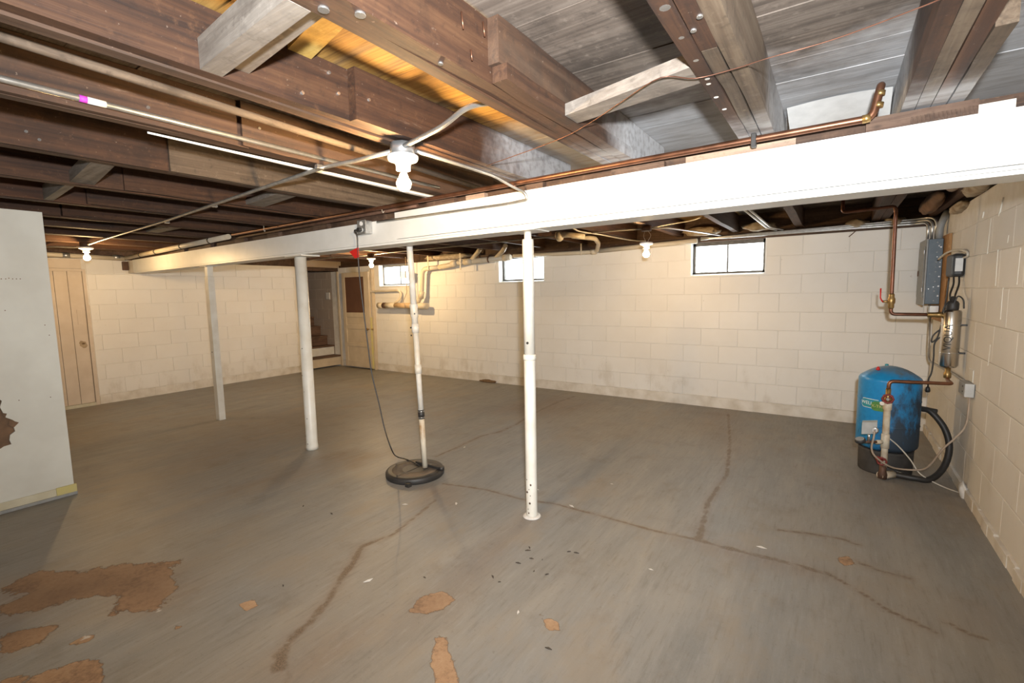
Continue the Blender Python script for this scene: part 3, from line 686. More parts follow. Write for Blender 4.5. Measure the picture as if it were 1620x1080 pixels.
part(p1, 'knot_hole', MB().cyl((c1.x+.0, c1.y-.036, .80), (c1.x+.0, c1.y-.034, .80), .008, seg=10), M['black'])

# ================================================================== SUMP
sc_ = Vector((-2.70, 2.565, 0))
sl = thing('sump_lid', sc_, 'round dusty black sump pit lid on the floor', 'sump lid')
part(sl, 'rim', MB().lathe([(.222, .0), (.228, .008), (.228, .034), (.220, .046), (.205, .050), (.198, .048)], sc_, seg=48), M['rubber'])
part(sl, 'cover', MB().lathe([(.2, .036), (.2, .0475), (.10, .050), (.096, .044), (.04, .044)], sc_, seg=48), M['lid'], 'dust brown top of the lid')
sm_ = MB(); sm_.box(sc_.x-.075, sc_.x+.19, sc_.y+.075, sc_.y+.105, .045, .068, .005); sm_.cyl(sc_+Vector((.20, .09, .045)), sc_+Vector((.20, .09, .073)), .022, seg=14)
part(sl, 'hatch_bar', sm_, M['rubber']); part(sl, 'drain_tab', MB().box(sc_.x+.12, sc_.x+.16, sc_.y-.225, sc_.y-.19, 0, .03, .004), M['rubber'])
part(sl, 'seam', MB().box(sc_.x-.006, sc_.x+.006, sc_.y-.19, sc_.y+.06, .0485, .0505), M['rubber'])
pb = sc_+Vector((.055, .055, .048)); pt = Vector((-2.765, 2.655, 2.0))
sp_t = thing('discharge_pipe', pb, 'leaning white plastic sump discharge pipe rising from the black lid', 'pipe')
L = lambda t_: pb.lerp(pt, t_); zt = lambda z_: L((z_-pb.z)/(pt.z-pb.z))
part(sp_t, 'lower_pipe', MB().cyl(pb, zt(.50), .0215, seg=18), M['pvc_dirty'], 'yellowed rust stained lower length')
part(sp_t, 'rubber_coupling', MB().cyl(zt(.44), zt(.51), .0255, seg=18), M['rubber'], 'black rubber coupling')
part(sp_t, 'hose_clamp', MB().cyl(zt(.496), zt(.503), .0268, seg=18), M['chrome']); part(sp_t, 'hose_clamp', MB().cyl(zt(.447), zt(.454), .0268, seg=18), M['chrome'])
part(sp_t, 'middle_pipe', MB().cyl(zt(.50), zt(1.12), .0215, seg=18), M['pvc'])
part(sp_t, 'socket', MB().cyl(zt(.80), zt(.87), .0275, seg=18), M['pvc']); part(sp_t, 'socket', MB().cyl(zt(1.12), zt(1.19), .0285, seg=18), M['pvc'])
part(sp_t, 'check_valve', MB().lathe([(.024, 0), (.024, .05), (.0305, .055), (.0305, .15), (.026, .155)], zt(1.19), pt-pb, 20), M['pvc'], 'check valve body with a grey clamp')
part(sp_t, 'upper_pipe', MB().cyl(zt(1.33), pt, .024, seg=18), M['pvc'])
for z_, s_ in ((1.16, -1), (1.10, -1), (1.27, 1)):
    q_ = zt(z_)+Vector((s_*.022, -.018, 0)); part(sp_t, 'clamp_screw', MB().cyl(q_, q_+Vector((s_*.008, -.008, 0)), .006, seg=8), M['black'])
# outlet box on the beam and the pump cord
bx = pY(579, 358, 2.37); by_ = beam_y(bx.x)
ob = thing('outlet_box', (bx.x, by_, 1.88), 'galvanised outlet box screwed to the white beam with a black plug', 'outlet box')
part(ob, 'box', MB().box(bx.x-.052, bx.x+.035, by_-.062, by_-.001, 1.872, 1.968, .004), M['steelbox'])
part(ob, 'cover', MB().box(bx.x-.055, bx.x+.038, by_-.066, by_-.0622, 1.869, 1.971, .0015), M['steelbox'])
part(ob, 'receptacle', MB().cyl((bx.x-.008, by_-.069, 1.945), (bx.x-.008, by_-.066, 1.945), .016, seg=18), M['porcelain'])
part(ob, 'receptacle', MB().cyl((bx.x-.008, by_-.069, 1.900), (bx.x-.008, by_-.066, 1.900), .016, seg=18), M['porcelain'])
part(ob, 'screw', MB().cyl((bx.x+.022, by_-.069, 1.88), (bx.x+.022, by_-.066, 1.88), .006, seg=8), M['chrome'])
ct = thing('power_cord', (bx.x, by_-.1, .05), 'black power cord hanging from the beam outlet down to the sump lid', 'cord')
part(ct, 'plug', MB().box(bx.x-.028, bx.x+.008, by_-.098, by_-.0695, 1.886, 1.914, .006), M['cord'])
cp = [Vector((bx.x-.01, by_-.09, 1.90)), Vector((bx.x-.045, by_-.10, 1.895))]
for i, (px_, py_) in enumerate(((565, 372), (566, 395), (569, 440), (575, 490), (582, 545), (588, 590), (600, 640), (609, 680), (620, 712))):
    cp.append(pY(px_, py_, by_-.09+.02*i/8))
cp += [pZ(628, 722, .03), pZ(645, 727, .056), pZ(663, 736, .056)]
part(ct, 'cable', MB().tube(spline(cp, 6), .0048, seg=8), M['cord'])
fp = [pY(*p, by_-.088) for p in ((553, 398), (567, 391), (568, 407), (561.5, 408.5))]
single('red_tag', MB().prism(fp, (0, -.002, 0)), M['red'], 'small red plastic tag hanging on the black cord below the beam', 'tag')

# ================================================================== LAMPS
def lamp(loc, label, which, boxmat='steelbox', box_r=.052, drop=0.0, top=JB, boxat=None):
    x, y_, z = loc                                  # z = underside of the octagonal box
    t = thing('bulb_lamp', (x, y_, z-.16), label, 'lamp', 'bare bulb lamps')
    b = boxat or (x, y_, z)
    part(t, 'junction_box', MB().lathe([(box_r, 0), (box_r, .048)], b, seg=8), M[boxmat])
    z -= drop
    part(t, 'lampholder', MB().lathe([(.030, -.062), (.031, -.045), (.036, -.03), (.060, -.022), (.066, -.012), (.066, -.004), (.058, 0)], (x, y_, z), seg=28), M['porcelain'])
    if 0 < drop < .05: part(t, 'holder_neck', MB().lathe([(.04, 0), (.04, drop)], (x, y_, z), seg=16), M[boxmat])
    part(t, 'bulb_neck', MB().lathe([(.014, -.078), (.014, -.060)], (x, y_, z), seg=16), M['chrome'])
    pr = []
    for i in range(13):
        a_ = math.pi*i/12
        pr.append((max(.0015, BR*math.sin(a_)), -.118-BR*math.cos(a_)))
    pr = pr[:-2]+[(.019, -.088), (.0145, -.076)]
    part(t, 'bulb', MB().lathe(pr, (x, y_, z), seg=24), M['bulb_'+which], 'glowing warm bulb')
    return t
lamp((-1.55, 1.475, 2.009), 'bare glowing bulb on a white holder, the nearest lamp, under the joists', 'near')
lamp((-6.90, 1.77, 2.009), 'bare glowing bulb above the plank door on the far left', 'far_left', 'iron')
lamp((-5.93, 4.90, 2.009), 'bare glowing bulb by the panelled stair door', 'stair', 'iron', drop=.018)
l3 = lamp((-1.60, 4.79, 2.009), 'bare glowing bulb dangling on wires near the right hand window', 'dangling', 'iron', drop=.112)
part(l3, 'wire', MB().tube([(-1.615, 4.79, 2.01), (-1.63, 4.785, 1.96), (-1.60, 4.79, 1.897)], .002, .02, 6), M['cable_white'])
part(l3, 'wire', MB().tube([(-1.585, 4.79, 2.01), (-1.55, 4.79, 1.965), (-1.59, 4.79, 1.897)], .002, .02, 6), M['cable_white'])

# ================================================================== CONDUITS AND PIPES OVERHEAD
cA = thing('conduit', (-1.55, 1.9, 1.93), 'bent conduit from the nearest lamp down onto the white beam', 'conduit')
part(cA, 'run', MB().tube([(-1.525, 1.53, 2.035), (-1.535, 2.10, 2.043), (-1.515, 2.27, 2.006), (-1.485, 2.335, 1.985), (-1.47, 2.345, 1.944), (-1.62, 2.353, 1.938), (-2.80, beam_y(-2.8)-.010, 1.952)], .0085, .06, 10), M['emt'])
part(cA, 'hook', MB().tube([(-1.61, 2.35, 1.94), (-1.61, 2.345, 1.915), (-1.60, 2.34, 1.905), (-1.585, 2.34, 1.912)], .002, .006, 6), M['cable_white'])
cB = thing('conduit', (-4.2, 1.65, 2.03), 'long grey conduit from the nearest lamp to the far left lamp', 'conduit')
part(cB, 'run', MB().tube([(-1.595, 1.465, 2.033), (-1.85, 1.47, 2.036), (-2.1, 1.475, 2.048), (-4.5, 1.67, 2.047), (-6.55, 1.785, 2.047), (-6.70, 1.785, 2.04), (-6.855, 1.775, 2.030)], .0095, .06, 10), M['emt_dull'])
for px_, py_ in ((505, 264), (339, 325), (264, 351)):
    p = pZ(px_, py_, 2.047); part(cB, 'strap', MB().box(p.x-.012, p.x+.012, p.y-.018, p.y+.018, 2.036, 2.0585, .003), M['chrome'])
cC = thing('conduit', (-1.2, 1.42, 2.05), 'short shiny conduit from the nearest lamp up into the triple joist', 'conduit')
part(cC, 'run', MB().tube([(-1.515, 1.45, 2.035), (-1.40, 1.43, 2.040), (-1.25, 1.40, 2.047), (-1.12, 1.385, 2.085), (-1.03, 1.40, 2.083), (-1.00, 1.44, 2.075)], .010, .05, 10), M['emt'])
cD = thing('conduit', (-2.10, .8, 2.075), 'straight shiny conduit fixed along a joist side with a magenta label', 'conduit')
part(cD, 'run', MB().tube([(-2.105, FY, 2.088), (-2.105, 2.30, 2.088)], .0105, seg=12), M['emt'])
la = pX(127, 163, -2.095); lb = pX(140, 167, -2.095); lc = pX(170, 175, -2.095)
part(cD, 'magenta_sticker', MB().cyl((-2.105, la.y, 2.088), (-2.105, lb.y, 2.088), .0112, seg=14), M['magenta'])
part(cD, 'white_sticker', MB().cyl((-2.105, lb.y, 2.088), (-2.105, lc.y, 2.088), .0112, seg=14), M['paper'])
single('wooden_pole', MB().cyl((-1.672, FY, 2.105), (-1.94, 2.5, 2.098), .014, seg=14), M['pole'], 'long brown wooden pole lying in the bay beside the nearest lamp', 'pole')
single('white_batten', MB().hexa([Vector(v) for v in [(-2.248, .80, 2.063), (-2.246, .80, 2.063), (-2.262, 2.6, 2.060), (-2.300, 2.6, 2.060), (-2.248, .80, 2.07), (-2.246, .80, 2.07), (-2.262, 2.6, 2.08), (-2.300, 2.6, 2.08)]]), M['white'], 'thin white batten along the joist left of the nearest lamp', 'batten')
# copper water line above the beam
kp = thing('copper_pipe', (-1.3, 2.28, 2.02), 'copper water pipe running along above the white beam with an upturned elbow', 'pipe')
ky = lambda x: beam_y(x)-.055
part(kp, 'run', MB().tube([(-4.93, ky(-4.93)-.01, 2.035), (-2.6, ky(-2.6), 2.035), (.085, ky(.1), 2.035), (.107, ky(.1), 2.15), (.107, 2.9, 2.16)], .0135, .03, 14), M['copper'])
for a_, b_ in (((.055, ky(.1), 2.035), (.080, ky(.1), 2.037)), ((.1005, ky(.1), 2.068), (.103, ky(.1), 2.085)), ((.104, ky(.1), 2.108), (.1055, ky(.1), 2.125))):
    part(kp, 'solder_collar', MB().cyl(a_, b_, .0152, seg=14), M['brass'])
part(kp, 'hanger_strap', MB().box(-.318, -.298, ky(-.31)-.016, ky(-.31)+.016, 2.004, 2.058, .003), M['rubber'])
single('iron_pipe', MB().tube([(-4.93, beam_y(-4.93)-.03, 2.008), (-2.35, beam_y(-2.35)-.03, 2.012)], .0125, seg=12), M['iron'], 'dark rusty pipe running under the copper one beside the beam', 'pipe')
single('copper_wire', MB().tube(spline([pZ(*p, 2.052) for p in ((770, 262), (880, 222), (932, 195), (985, 160), (1045, 123), (1100, 124), (1165, 108), (1215, 92), (1320, 62), (1460, 10), (1500, -8))], 5), .0017, seg=6), M['copper_dark'], 'thin copper wire strung under the joists above the white beam', 'wire')
for px_, py_, lb_ in ((604, 325, 'thin wire hook hanging above the beam left of the outlet conduit'), (417, 357, 'small wire hook hanging above the far left part of the beam')):
    p = pZ(px_, py_, 2.05); single('wire_hook', MB().tube([p, p+Vector((0, 0, -.04)), p+Vector((.012, 0, -.055)), p+Vector((.02, 0, -.04))], .0022, .01, 6), M['cable_white'], lb_, 'hook')
# cream drain line along the left wall and the far part of the beam
cr = thing('drain_pipe', (-6.5, 2.45, 2.0), 'cream drain pipe with dark straps lying above the far left end of the beam', 'pipe')
part(cr, 'run', MB().tube([(-8.12, 2.50, 1.992), (-5.0, 2.385, 2.022)], .026, seg=14), M['pvc_cream'])
for x in (-7.55, -7.0, -6.2, -5.45): part(cr, 'strap', MB().cyl((x, 2.50-.115*(x+8.12)/3.12, 1.992+.03*(x+8.12)/3.12), (x+.03, 2.50-.115*(x+8.15)/3.12, 1.992+.03*(x+8.15)/3.12), .0285, seg=14), M['rubber'])
cs = thing('drain_pipe', (-8.2, 2.1, 1.97), 'greenish cream pipe along the top of the left wall above the plank door', 'pipe')
part(cs, 'run', MB().tube([(-8.20, 1.2, 2.015), (-8.20, 2.50, 1.985)], .03, seg=14), M['pvc_cream'])
for y_ in (1.86, 2.38): part(cs, 'clamp', MB().cyl((-8.20, y_, 2.0), (-8.20, y_+.07, 1.998), .034, seg=14), M['steelbox'])

# ================================================================== WINDOWS
wl_lbl = ['small white framed window by the panelled door', 'small bright window behind the nearest post', 'small two pane window on the right']
for i, (a_, b_) in enumerate(WINS):
    t = thing('window_%d' % (i+1), ((a_+b_)/2, WY+.1, WZ0), wl_lbl[i], kind='structure')
    z0, z1 = WZ0, WT
    rv = MB(); rv.box(a_-.004, a_+.014, WY-.004, WY+.22, z0-.01, z1); rv.box(b_-.012, b_+.003, WY+.0005, WY+.22, z0-.01, z1)
    part(t, 'reveal', rv, M['white'])
    part(t, 'sill', MB().hexa([Vector(v) for v in [(a_-.006, WY-.008, z0-.012), (b_+.004, WY-.008, z0-.012), (b_+.004, WY+.22, z0-.012), (a_-.006, WY+.22, z0-.012), (a_-.006, WY-.008, z0+.006), (b_+.004, WY-.008, z0+.006), (b_+.004, WY+.22, z0+.04), (a_-.006, WY+.22, z0+.04)]]), M['white'])
    yf = WY+.10; fr = MB()
    fr.box(a_+.012, a_+.042, yf, yf+.04, z0+.02, z1); fr.box(b_-.042, b_-.012, yf, yf+.04, z0+.02, z1)
    fr.box(a_+.012, b_-.012, yf, yf+.04, z0+.015, z0+.045); fr.box(a_+.012, b_-.012, yf, yf+.04, z1-.04, z1)
    part(t, 'frame', fr, M['windowdark'] if i else M['plastic_grey'])
    xm = a_+(b_-a_)*.49
    mu = part(t, 'muntin', MB().box(xm-.008, xm+.008, yf+.008, yf+.032, z0+.04, z1-.035), M['windowdark'])
    for xa, xb in ((a_+.04, xm-.007), (xm+.007, b_-.04)): part(t, 'pane', MB().box(xa, xb, yf+.018, yf+.022, z0+.042, z1-.038), M['glass'])

# ================================================================== DOORS AND STAIRS
d1 = thing('door_1', (LX, 1.7, 0), 'cream painted plank door on the far left', kind='structure')
for ya, yb in ((1.30, 1.474), (1.478, 1.630), (1.634, 1.763), (1.768, 1.897), (1.901, 2.045)):
    part(d1, 'plank', MB().box(LX-.012, LX+.016, ya, yb, .045, 1.80, .002), M['plankdoor'])
part(d1, 'frame_post', MB().box(LX-.01, LX+.028, 2.05, 2.092, 0, 1.36, .002), M['plankdoor']); part(d1, 'frame_post', MB().box(LX-.01, LX+.02, 2.05, 2.085, 1.36, 1.83, .002), M['plankdoor'])
part(d1, 'header', MB().box(LX-.01, LX+.022, 1.2, 2.05, 1.80, 1.835, .002), M['plankdoor']); part(d1, 'top_panel', MB().box(LX-.01, LX+.014, 1.2, 2.05, 1.838, 1.96, .002), M['plankdoor'])
part(d1, 'threshold', MB().box(LX-.01, LX+.026, 1.2, 2.05, 0, .042, .002), M['cream_trim']); part(d1, 'latch_plate', MB().box(LX+.016, LX+.022, 1.955, 2.0, 1.10, 1.30, .0015), M['plankdoor'])
q_ = Vector((LX+.0165, 1.985, .84)); ks = []; rk = random.Random(4)
for k in range(18):
    a_ = 2*math.pi*k/18; r_ = rk.uniform(.036, .058)*(1.35 if k in (13, 14) else 1); ks.append(q_+Vector((0, math.cos(a_)*r_*.85, math.sin(a_)*r_)))
part(d1, 'knob_scar', MB().prism(ks, (.0012, 0, 0)), M['knobstain'], 'stained mark where a knob was')
part(d1, 'knob_hole', MB().prism([q_+Vector((.0013, math.cos(k)*.02*rk.uniform(.5, 1.1)+.004, math.sin(k)*.014*rk.uniform(.5, 1.1)+.006)) for k in range(6)], (.001, 0, 0)), M['dirtpile'])
d2 = thing('door_2', (LX+.5, 5.93, 0), 'cream panelled stair door standing open against the window wall, brown upper panel', kind='structure')
DX0, DX1, DY0, DY1 = -8.03, -7.235, 5.885, 5.925; st = .085
for xa, xb in ((DX0, DX0+st), (DX1-st-.06, DX1)): part(d2, 'stile', MB().box(xa, xb, DY0, DY1, .03, 1.86, .003), M['doorpaint'])
for za, zb in ((.03, .15), (.43, .50), (.77, .85), (1.00, 1.09), (1.77, 1.86)): part(d2, 'rail', MB().box(DX0+st, DX1-st-.06, DY0+.002, DY1, za, zb, .003), M['doorpaint'])
for za, zb in ((.15, .43), (.50, .77), (.85, 1.00)): part(d2, 'panel', MB().box(DX0+st-.004, DX1-st-.056, DY0+.014, DY1-.01, za-.004, zb+.004), M['doorpaint'])
part(d2, 'upper_panel', MB().box(DX0+st-.004, DX1-st-.056, DY0+.014, DY1-.01, 1.088, 1.772), M['doorpanel'], 'dark brown board in place of the glass')
kb = Vector((DX1-.04, DY0, .78)); part(d2, 'knob', MB().lathe([(.008, 0), (.008, .03), (.022, .036), (.026, .048), (.018, .06), (.004, .063)], kb, (0, -1, 0), 16), M['brass']); kb2 = Vector((DX1+.0, DY0+.02, .78)); part(d2, 'latch', MB().cyl(kb2, kb2+Vector((.05, 0, 0)), .012, seg=10), M['brass'])
part(d2, 'yellow_edge', MB().box(DX1, DX1+.012, DY0, DY1, .02, 1.0), M['yellow']); part(d2, 'frame_post', MB().box(DX1+.015, DX1+.05, DY1-.0, WY-.002, 0, 1.9), M['doorpaint'])
tr = MB(); tr.box(LX-.02, LX+.025, SY0-.115, SY0, 0, SZ+.05, .003)
t3 = struct('trim_3', tr, M['white2'], 'white door casing left of the stairs')
t4 = struct('trim_4', MB().box(LX-.03, LX+.022, 5.962, WY-.004, 0, SZ+.0, .003), M['doorpaint'], 'cream door casing right of the stairs')
struct('trim_5', MB().box(LX-.2, LX+.02, SY0-.0, SY1, SZ+.0, WT+.0, .003), M['darkwood'], 'dark header over the stair opening')
stairs = thing('staircase', (LX-.3, 5.65, 0), 'worn wooden stairs climbing away behind the open panelled door', 'stairs')
for k in range(8):
    xr = LX-.02-.215*k; z1 = .225+.19*k; z0 = z1-.2
    part(stairs, 'riser', MB().box(xr-.02, xr, 5.29, WY-.015 if k else 5.960, max(0, z0-.0), z1-.032, .002), M['doorpaint'] if k == 0 else M['white2'] if k == 1 else M['steptread'])
    part(stairs, 'tread', MB().box(xr-.235, xr+.018, 5.29, WY-.015 if k else 5.960, z1-.03, z1, .003), M['steptread'])
# small switch box on the stairwell wall
q_ = pY(519, 468, WY-.008); single('wall_switch', MB().box(q_.x-.06, q_.x+.06, WY-.02, WY-.0005, q_.z-.07, q_.z+.07, .004), M['block_r'], 'small painted switch box on the stairwell wall', 'switch')

# ================================================================== DRAIN PIPES ON THE WINDOW WALL
YP = 5.86
dr = thing('waste_pipe', (-6.3, YP, 1.16), 'thick cream waste pipe with brown band mounted low on the wall near the door', 'pipe')
part(dr, 'body', MB().cyl(pY(601, 483, YP), pY(676, 484, YP), .047, seg=20), M['pvc_cream'])
part(dr, 'end_cap', MB().cyl(pY(599, 483, YP), pY(606, 483, YP), .053, seg=20), M['pvc_cream']); part(dr, 'rust_band', MB().cyl(pY(607, 483, YP), pY(611, 483, YP), .0535, seg=20), M['iron'])
part(dr, 'hub', MB().cyl(pY(612, 483, YP), pY(625, 483, YP), .052, seg=20), M['pvc_cream']); part(dr, 'tan_length', MB().cyl(pY(626, 483, YP), pY(650, 483.5, YP), .049, seg=20), M['pvc_tan']); part(dr, 'hub', MB().cyl(pY(658, 484, YP), pY(675, 484, YP), .053, seg=20), M['pvc_cream'])
a_ = pY(672, 482, YP); part(dr, 'riser', MB().tube([pY(660, 480, YP), pY(667, 466, YP), pY(668.5, 425.5, YP), pY(700, 422, YP)], .038, .10, 16), M['pvc_cream'])
part(dr, 'elbow_hub', MB().cyl(pY(666, 472, YP), pY(667.5, 461, YP), .045, seg=16), M['pvc_cream'])
part(dr, 'main_run', MB().tube([pY(695, 422.5, YP), pY(714, 419, YP), pY(720, 416, YP), pY(808, 407, YP)], .041, .03, 16), M['pvc_cream'])
part(dr, 'hub', MB().cyl(pY(715, 417.5, YP), pY(724, 415.5, YP), .05, seg=18), M['pvc_cream']); part(dr, 'hub', MB().cyl(pY(735, 414.5, YP), pY(748, 413, YP), .049, seg=18), M['pvc_cream'])
part(dr, 'clamp', MB().cyl(pY(773, 410.5, YP), pY(775, 410.3, YP), .0475, seg=18), M['iron']); part(dr, 'cleanout_cap', MB().cyl(pY(797, 408, YP), pY(806, 407.2, YP), .05, seg=18), M['pvc_cream'])
part(dr, 'branch', MB().tube([pY(746, 411, YP), pY(756, 399, YP-.04), pY(760, 393, YP-.08)], .034, .03, 14), M['pvc_cream']); part(dr, 'branch', MB().tube([pY(785, 408, YP), pY(796, 396, YP-.05), pY(800, 388, YP-.1)], .034, .03, 14), M['pvc_cream'])
for px_ in (680, 731): part(dr, 'hanger', MB().box(pY(px_, 410, YP).x-.012, pY(px_, 410, YP).x+.012, YP-.05, YP-.046, pY(px_, 424, YP).z-.03, 2.05), M['pvc_cream'])
sr = thing('waste_pipe', (-7.0, YP, 1.5), 'slim curved cream pipe under the left window dropping into the thick pipe', 'pipe')
part(sr, 'run', MB().tube([pY(584, 427, 5.93), pY(583, 464, 5.93), pY(586, 461, 5.93), pY(631, 459, 5.93), pY(635, 465, 5.92), pY(632, 474, 5.90), pY(624, 480, YP)], .022, .05, 12), M['pvc_cream'])
sb = thing('drain_pipe', (-3.2, YP, 1.9), 'slim white drain pipe along the top of the window wall with a bent upstand', 'pipe')
pA = pY(812, 405, YP); part(sb, 'run', MB().tube([pA, pY(925, 399, YP), pY(944, 398, YP), pY(947, 385, 5.6), pY(941, 377, 5.2), pY(905, 374, 5.0)], .026, .06, 14), M['pvc_cream'])
part(sb, 'hanger', MB().box(pY(921, 390, YP).x-.008, pY(921, 390, YP).x+.008, YP-.035, YP-.031, pY(921, 400, YP).z-.03, 2.05), M['pvc_cream'])
part(sb, 'socket', MB().cyl(pY(935, 398.5, YP), pY(943, 398, YP), .032, seg=14), M['pvc_cream'])
ts = thing('pipe_trap', (-2.6, 4.75, 2.0), 'grimy white pipe fitting tucked up between the joists behind the nearest post', 'pipe')
part(ts, 'run', MB().tube([pY(884, 372, 4.7), pY(898, 371, 4.7), pY(925, 374, 4.8)], .03, .03, 14), M['pvc_dirty']); part(ts, 'bell', MB().lathe([(.055, 0), (.06, .02), (.05, .05), (.03, .06)], pY(887, 374, 4.7)-Vector((.04, 0, 0)), (1, 0, .2), 18), M['pvc_dirty'])
# ledge of cream pipe over the windows
single('cream_pipe', MB().tube([pY(948, 396.5, 5.93), pY(1103, 381, 5.93)], .03, seg=14), M['pvc_cream'], 'cream pipe along the wall top left of the right hand window', 'pipe')
# little wall cable box in front of window by the leaning pipe
q0 = pY(641, 395, 5.7); q1 = pY(641, 480, 5.7)
hb_ = thing('cable_box', (q0.x, 5.7, 1.2), 'white box and thin cable hanging in front of the left window', 'cable box')
part(hb_, 'cable', MB().tube([(q0.x, 5.7, 2.05), (q0.x, 5.7, 1.45), pY(638, 476, 5.75), pY(641, 486, 5.78)], .005, .03, 6), M['cable']); qb = pY(640, 434.5, 5.7); part(hb_, 'box', MB().box(qb.x-.05, qb.x+.05, 5.66, 5.70, qb.z-.06, qb.z+.06, .006), M['porcelain'])
# conduits over the far bays
cE = thing('conduit', (-.6, 5.9, 1.98), 'bundle of shiny conduits along the window wall top bending down to the breaker panel', 'conduit')
for k in range(3):
    z_ = 2.035-.022*k; xe = .735-.028*k
    part(cE, 'run', MB().tube([(-1.33, 5.92, 1.992+.010*k), (-1.1, 5.92, 2.008-.006*k), (.60, 5.91, z_), (xe, 5.90-.09*1, z_-.0), (xe, 5.80, 1.81)], .0105, .12, 10), M['emt'])
cF = thing('conduit', (-.65, 4.8, 2.03), 'pair of conduits crossing under the joists from the beam to the window wall', 'conduit')
for k in range(2): part(cF, 'run', MB().tube([(-.64+.035*k, 2.8, 2.045), (-.62+.035*k, 5.70, 2.045), (-.55+.06*k, 5.89, 2.035)], .0105, .08, 10), M['emt'])
cG = thing('conduit', (-3.5, 4.8, 2.03), 'dull conduit from the stair door lamp to the dangling lamp', 'conduit')
part(cG, 'run', MB().tube([(-5.875, 4.895, 2.035), (-5.6, 4.92, 2.046), (-1.9, 4.82, 2.048), (-1.65, 4.795, 2.036)], .0085, .1, 8), M['emt_dull'])
cH = thing('conduit', (-1.2, 5.3, 2.03), 'short bright conduit from the dangling lamp to the window wall', 'conduit')
part(cH, 'run', MB().tube([(-1.56, 4.82, 2.035), (-1.45, 4.95, 2.046), (-1.22, 5.80, 2.046), (-1.1, 5.90, 2.022)], .0085, .06, 8), M['emt'])
single('cable', MB().tube(spline([(-1.535, 4.76, 2.035), (-1.35, 4.70, 2.043), (-1.12, 4.60, 2.046), (-1.01, 4.50, 2.052)], 6), .006, seg=8), M['cable_white'], 'pale cable curving from the dangling lamp up into the joists', 'cable')
single('cable', MB().tube(spline([pZ(886, 353, 2.044), pZ(905, 360, 2.044), pZ(918, 366, 2.044), pZ(950, 371, 2.044), pZ(1000, 380, 2.042), pZ(1040, 382, 2.04)], 6), .0075, seg=8), M['cable_white'], 'white cable running under the joists behind the nearest post', 'cable')
single('cable', MB().tube(spline([(-8.0, 1.55, 2.045), (-7.6, 1.62, 2.05), (-7.3, 1.75, 2.03), (-7.1, 1.77, 2.028), (-6.95, 1.77, 2.03)], 6), .009, seg=8), M['emt_dull'], 'pale cable arriving at the far left lamp from the partition side', 'cable')
single('cable', MB().tube(spline([(-7.9, 5.0, 2.05), (-6.9, 4.95, 2.05), (-5.985, 4.90, 2.03)], 6), .008, seg=8), M['emt_dull'], 'cable reaching the stair door lamp from the left wall', 'cable')
q_ = pY(1353, 366, 5.95); single('wire_stub', MB().tube([q_+Vector((.03, .02, .06)), q_, q_+Vector((-.05, -.02, -.05))], .005, .02, 6), M['iron'], 'short dark wire stub poking out at the wall top right of the windows', 'wire')

# ================================================================== INSULATION
def puff(name, c, r, mat, label, seed, cat='insulation'):
    bm = bmesh.new(); bmesh.ops.create_icosphere(bm, subdivisions=3, radius=1); rn = random.Random(seed); ph = [rn.uniform(0, 6) for _ in range(6)]
    for v in bm.verts:
        d = v.co; k = 1+.13*math.sin(5*d.x+ph[0])*math.cos(4*d.z+ph[1])+.10*math.sin(9*d.y+ph[2]+3*d.x)+.06*math.sin(15*d.z+ph[3])*math.sin(13*d.x+ph[4])
        v.co = Vector((d.x*r[0]*k+c[0], d.y*r[1]*k+c[1], d.z*r[2]*k+c[2]))
    m = MB(); bm.verts.index_update(); m.add([v.co[:] for v in bm.verts], [[v.index for v in f.verts] for f in bm.faces], True); bm.free()
    return single(name, m, M[mat], label, cat, 'loose insulation')
puff('insulation', (-1.32, 5.93, 2.09), (.2, .07, .05), 'insul', 'pale tuft of insulation on the wall top above the right window, left part', 1)
puff('insulation', (-.72, 5.93, 2.09), (.16, .07, .045), 'insul', 'pale tuft of insulation on the wall top right of the window', 2)
puff('insulation', (.15, 5.96, 2.04), (.10, .07, .045), 'insul', 'small pale tuft of insulation on the wall top left of the copper riser', 3)
puff('insulation', (.45, 5.96, 2.03), (.09, .07, .045), 'insul', 'small pale tuft of insulation on the wall top by the conduit bends', 4)
puff('insulation', (.63, 5.3, 2.09), (.055, .48, .07), 'insul_brown', 'brown paper faced insulation roll on top of the right wall', 5)
puff('insulation', (.75, 4.40, 2.06), (.06, .28, .05), 'insul', 'ragged grey insulation strip along the right wall top', 6)
puff('insulation', (.77, 5.08, 2.01), (.045, .26, .04), 'insul', 'ragged pale insulation hanging over the right wall top near the panel', 8)
puff('insulation', (-5.3, 5.95, 2.02), (.5, .07, .045), 'insul', 'lumpy cream insulation on the wall top right of the left window', 7)
single('cardboard_tube', MB().cyl((.59, 2.9, 2.125), (.60, 4.23, 2.054), .036, seg=18), M['shim_pale'], 'pale round tube lying along the right wall top', 'tube')

# ================================================================== BREAKER PANEL
PX0, PX1, PYn, PYf, PZ0, PZ1 = .655, .755, 5.53, 5.93, 1.25, 1.815
single('backing_board', MB().box(.757, .7785, 5.33, 5.96, 1.10, 1.84, .002), M['board_orange'], 'orange brown wooden board behind the breaker panel', 'board')
bp = thing('breaker_panel', (.70, 5.73, PZ0), 'grey steel breaker panel mounted on the right wall', 'panel')
part(bp, 'box', MB().box(PX0, PX1, PYn, PYf, PZ0, PZ1, .003), M['panel_side'], 'dark blue grey steel box')
part(bp, 'cover', MB().box(PX0-.012, PX0-.0005, PYn-.012, PYf+.012, PZ0-.012, PZ1+.004, .002), M['panel_front'], 'lighter grey front cover')
part(bp, 'door', MB().box(PX0-.018, PX0-.0125, PYn+.04, PYf-.03, PZ0+.06, PZ1-.06, .002), M['panel_front'])
part(bp, 'latch', MB().box(PX0-.024, PX0-.0185, PYf-.09, PYf-.06, 1.50, 1.55, .001), M['iron'])
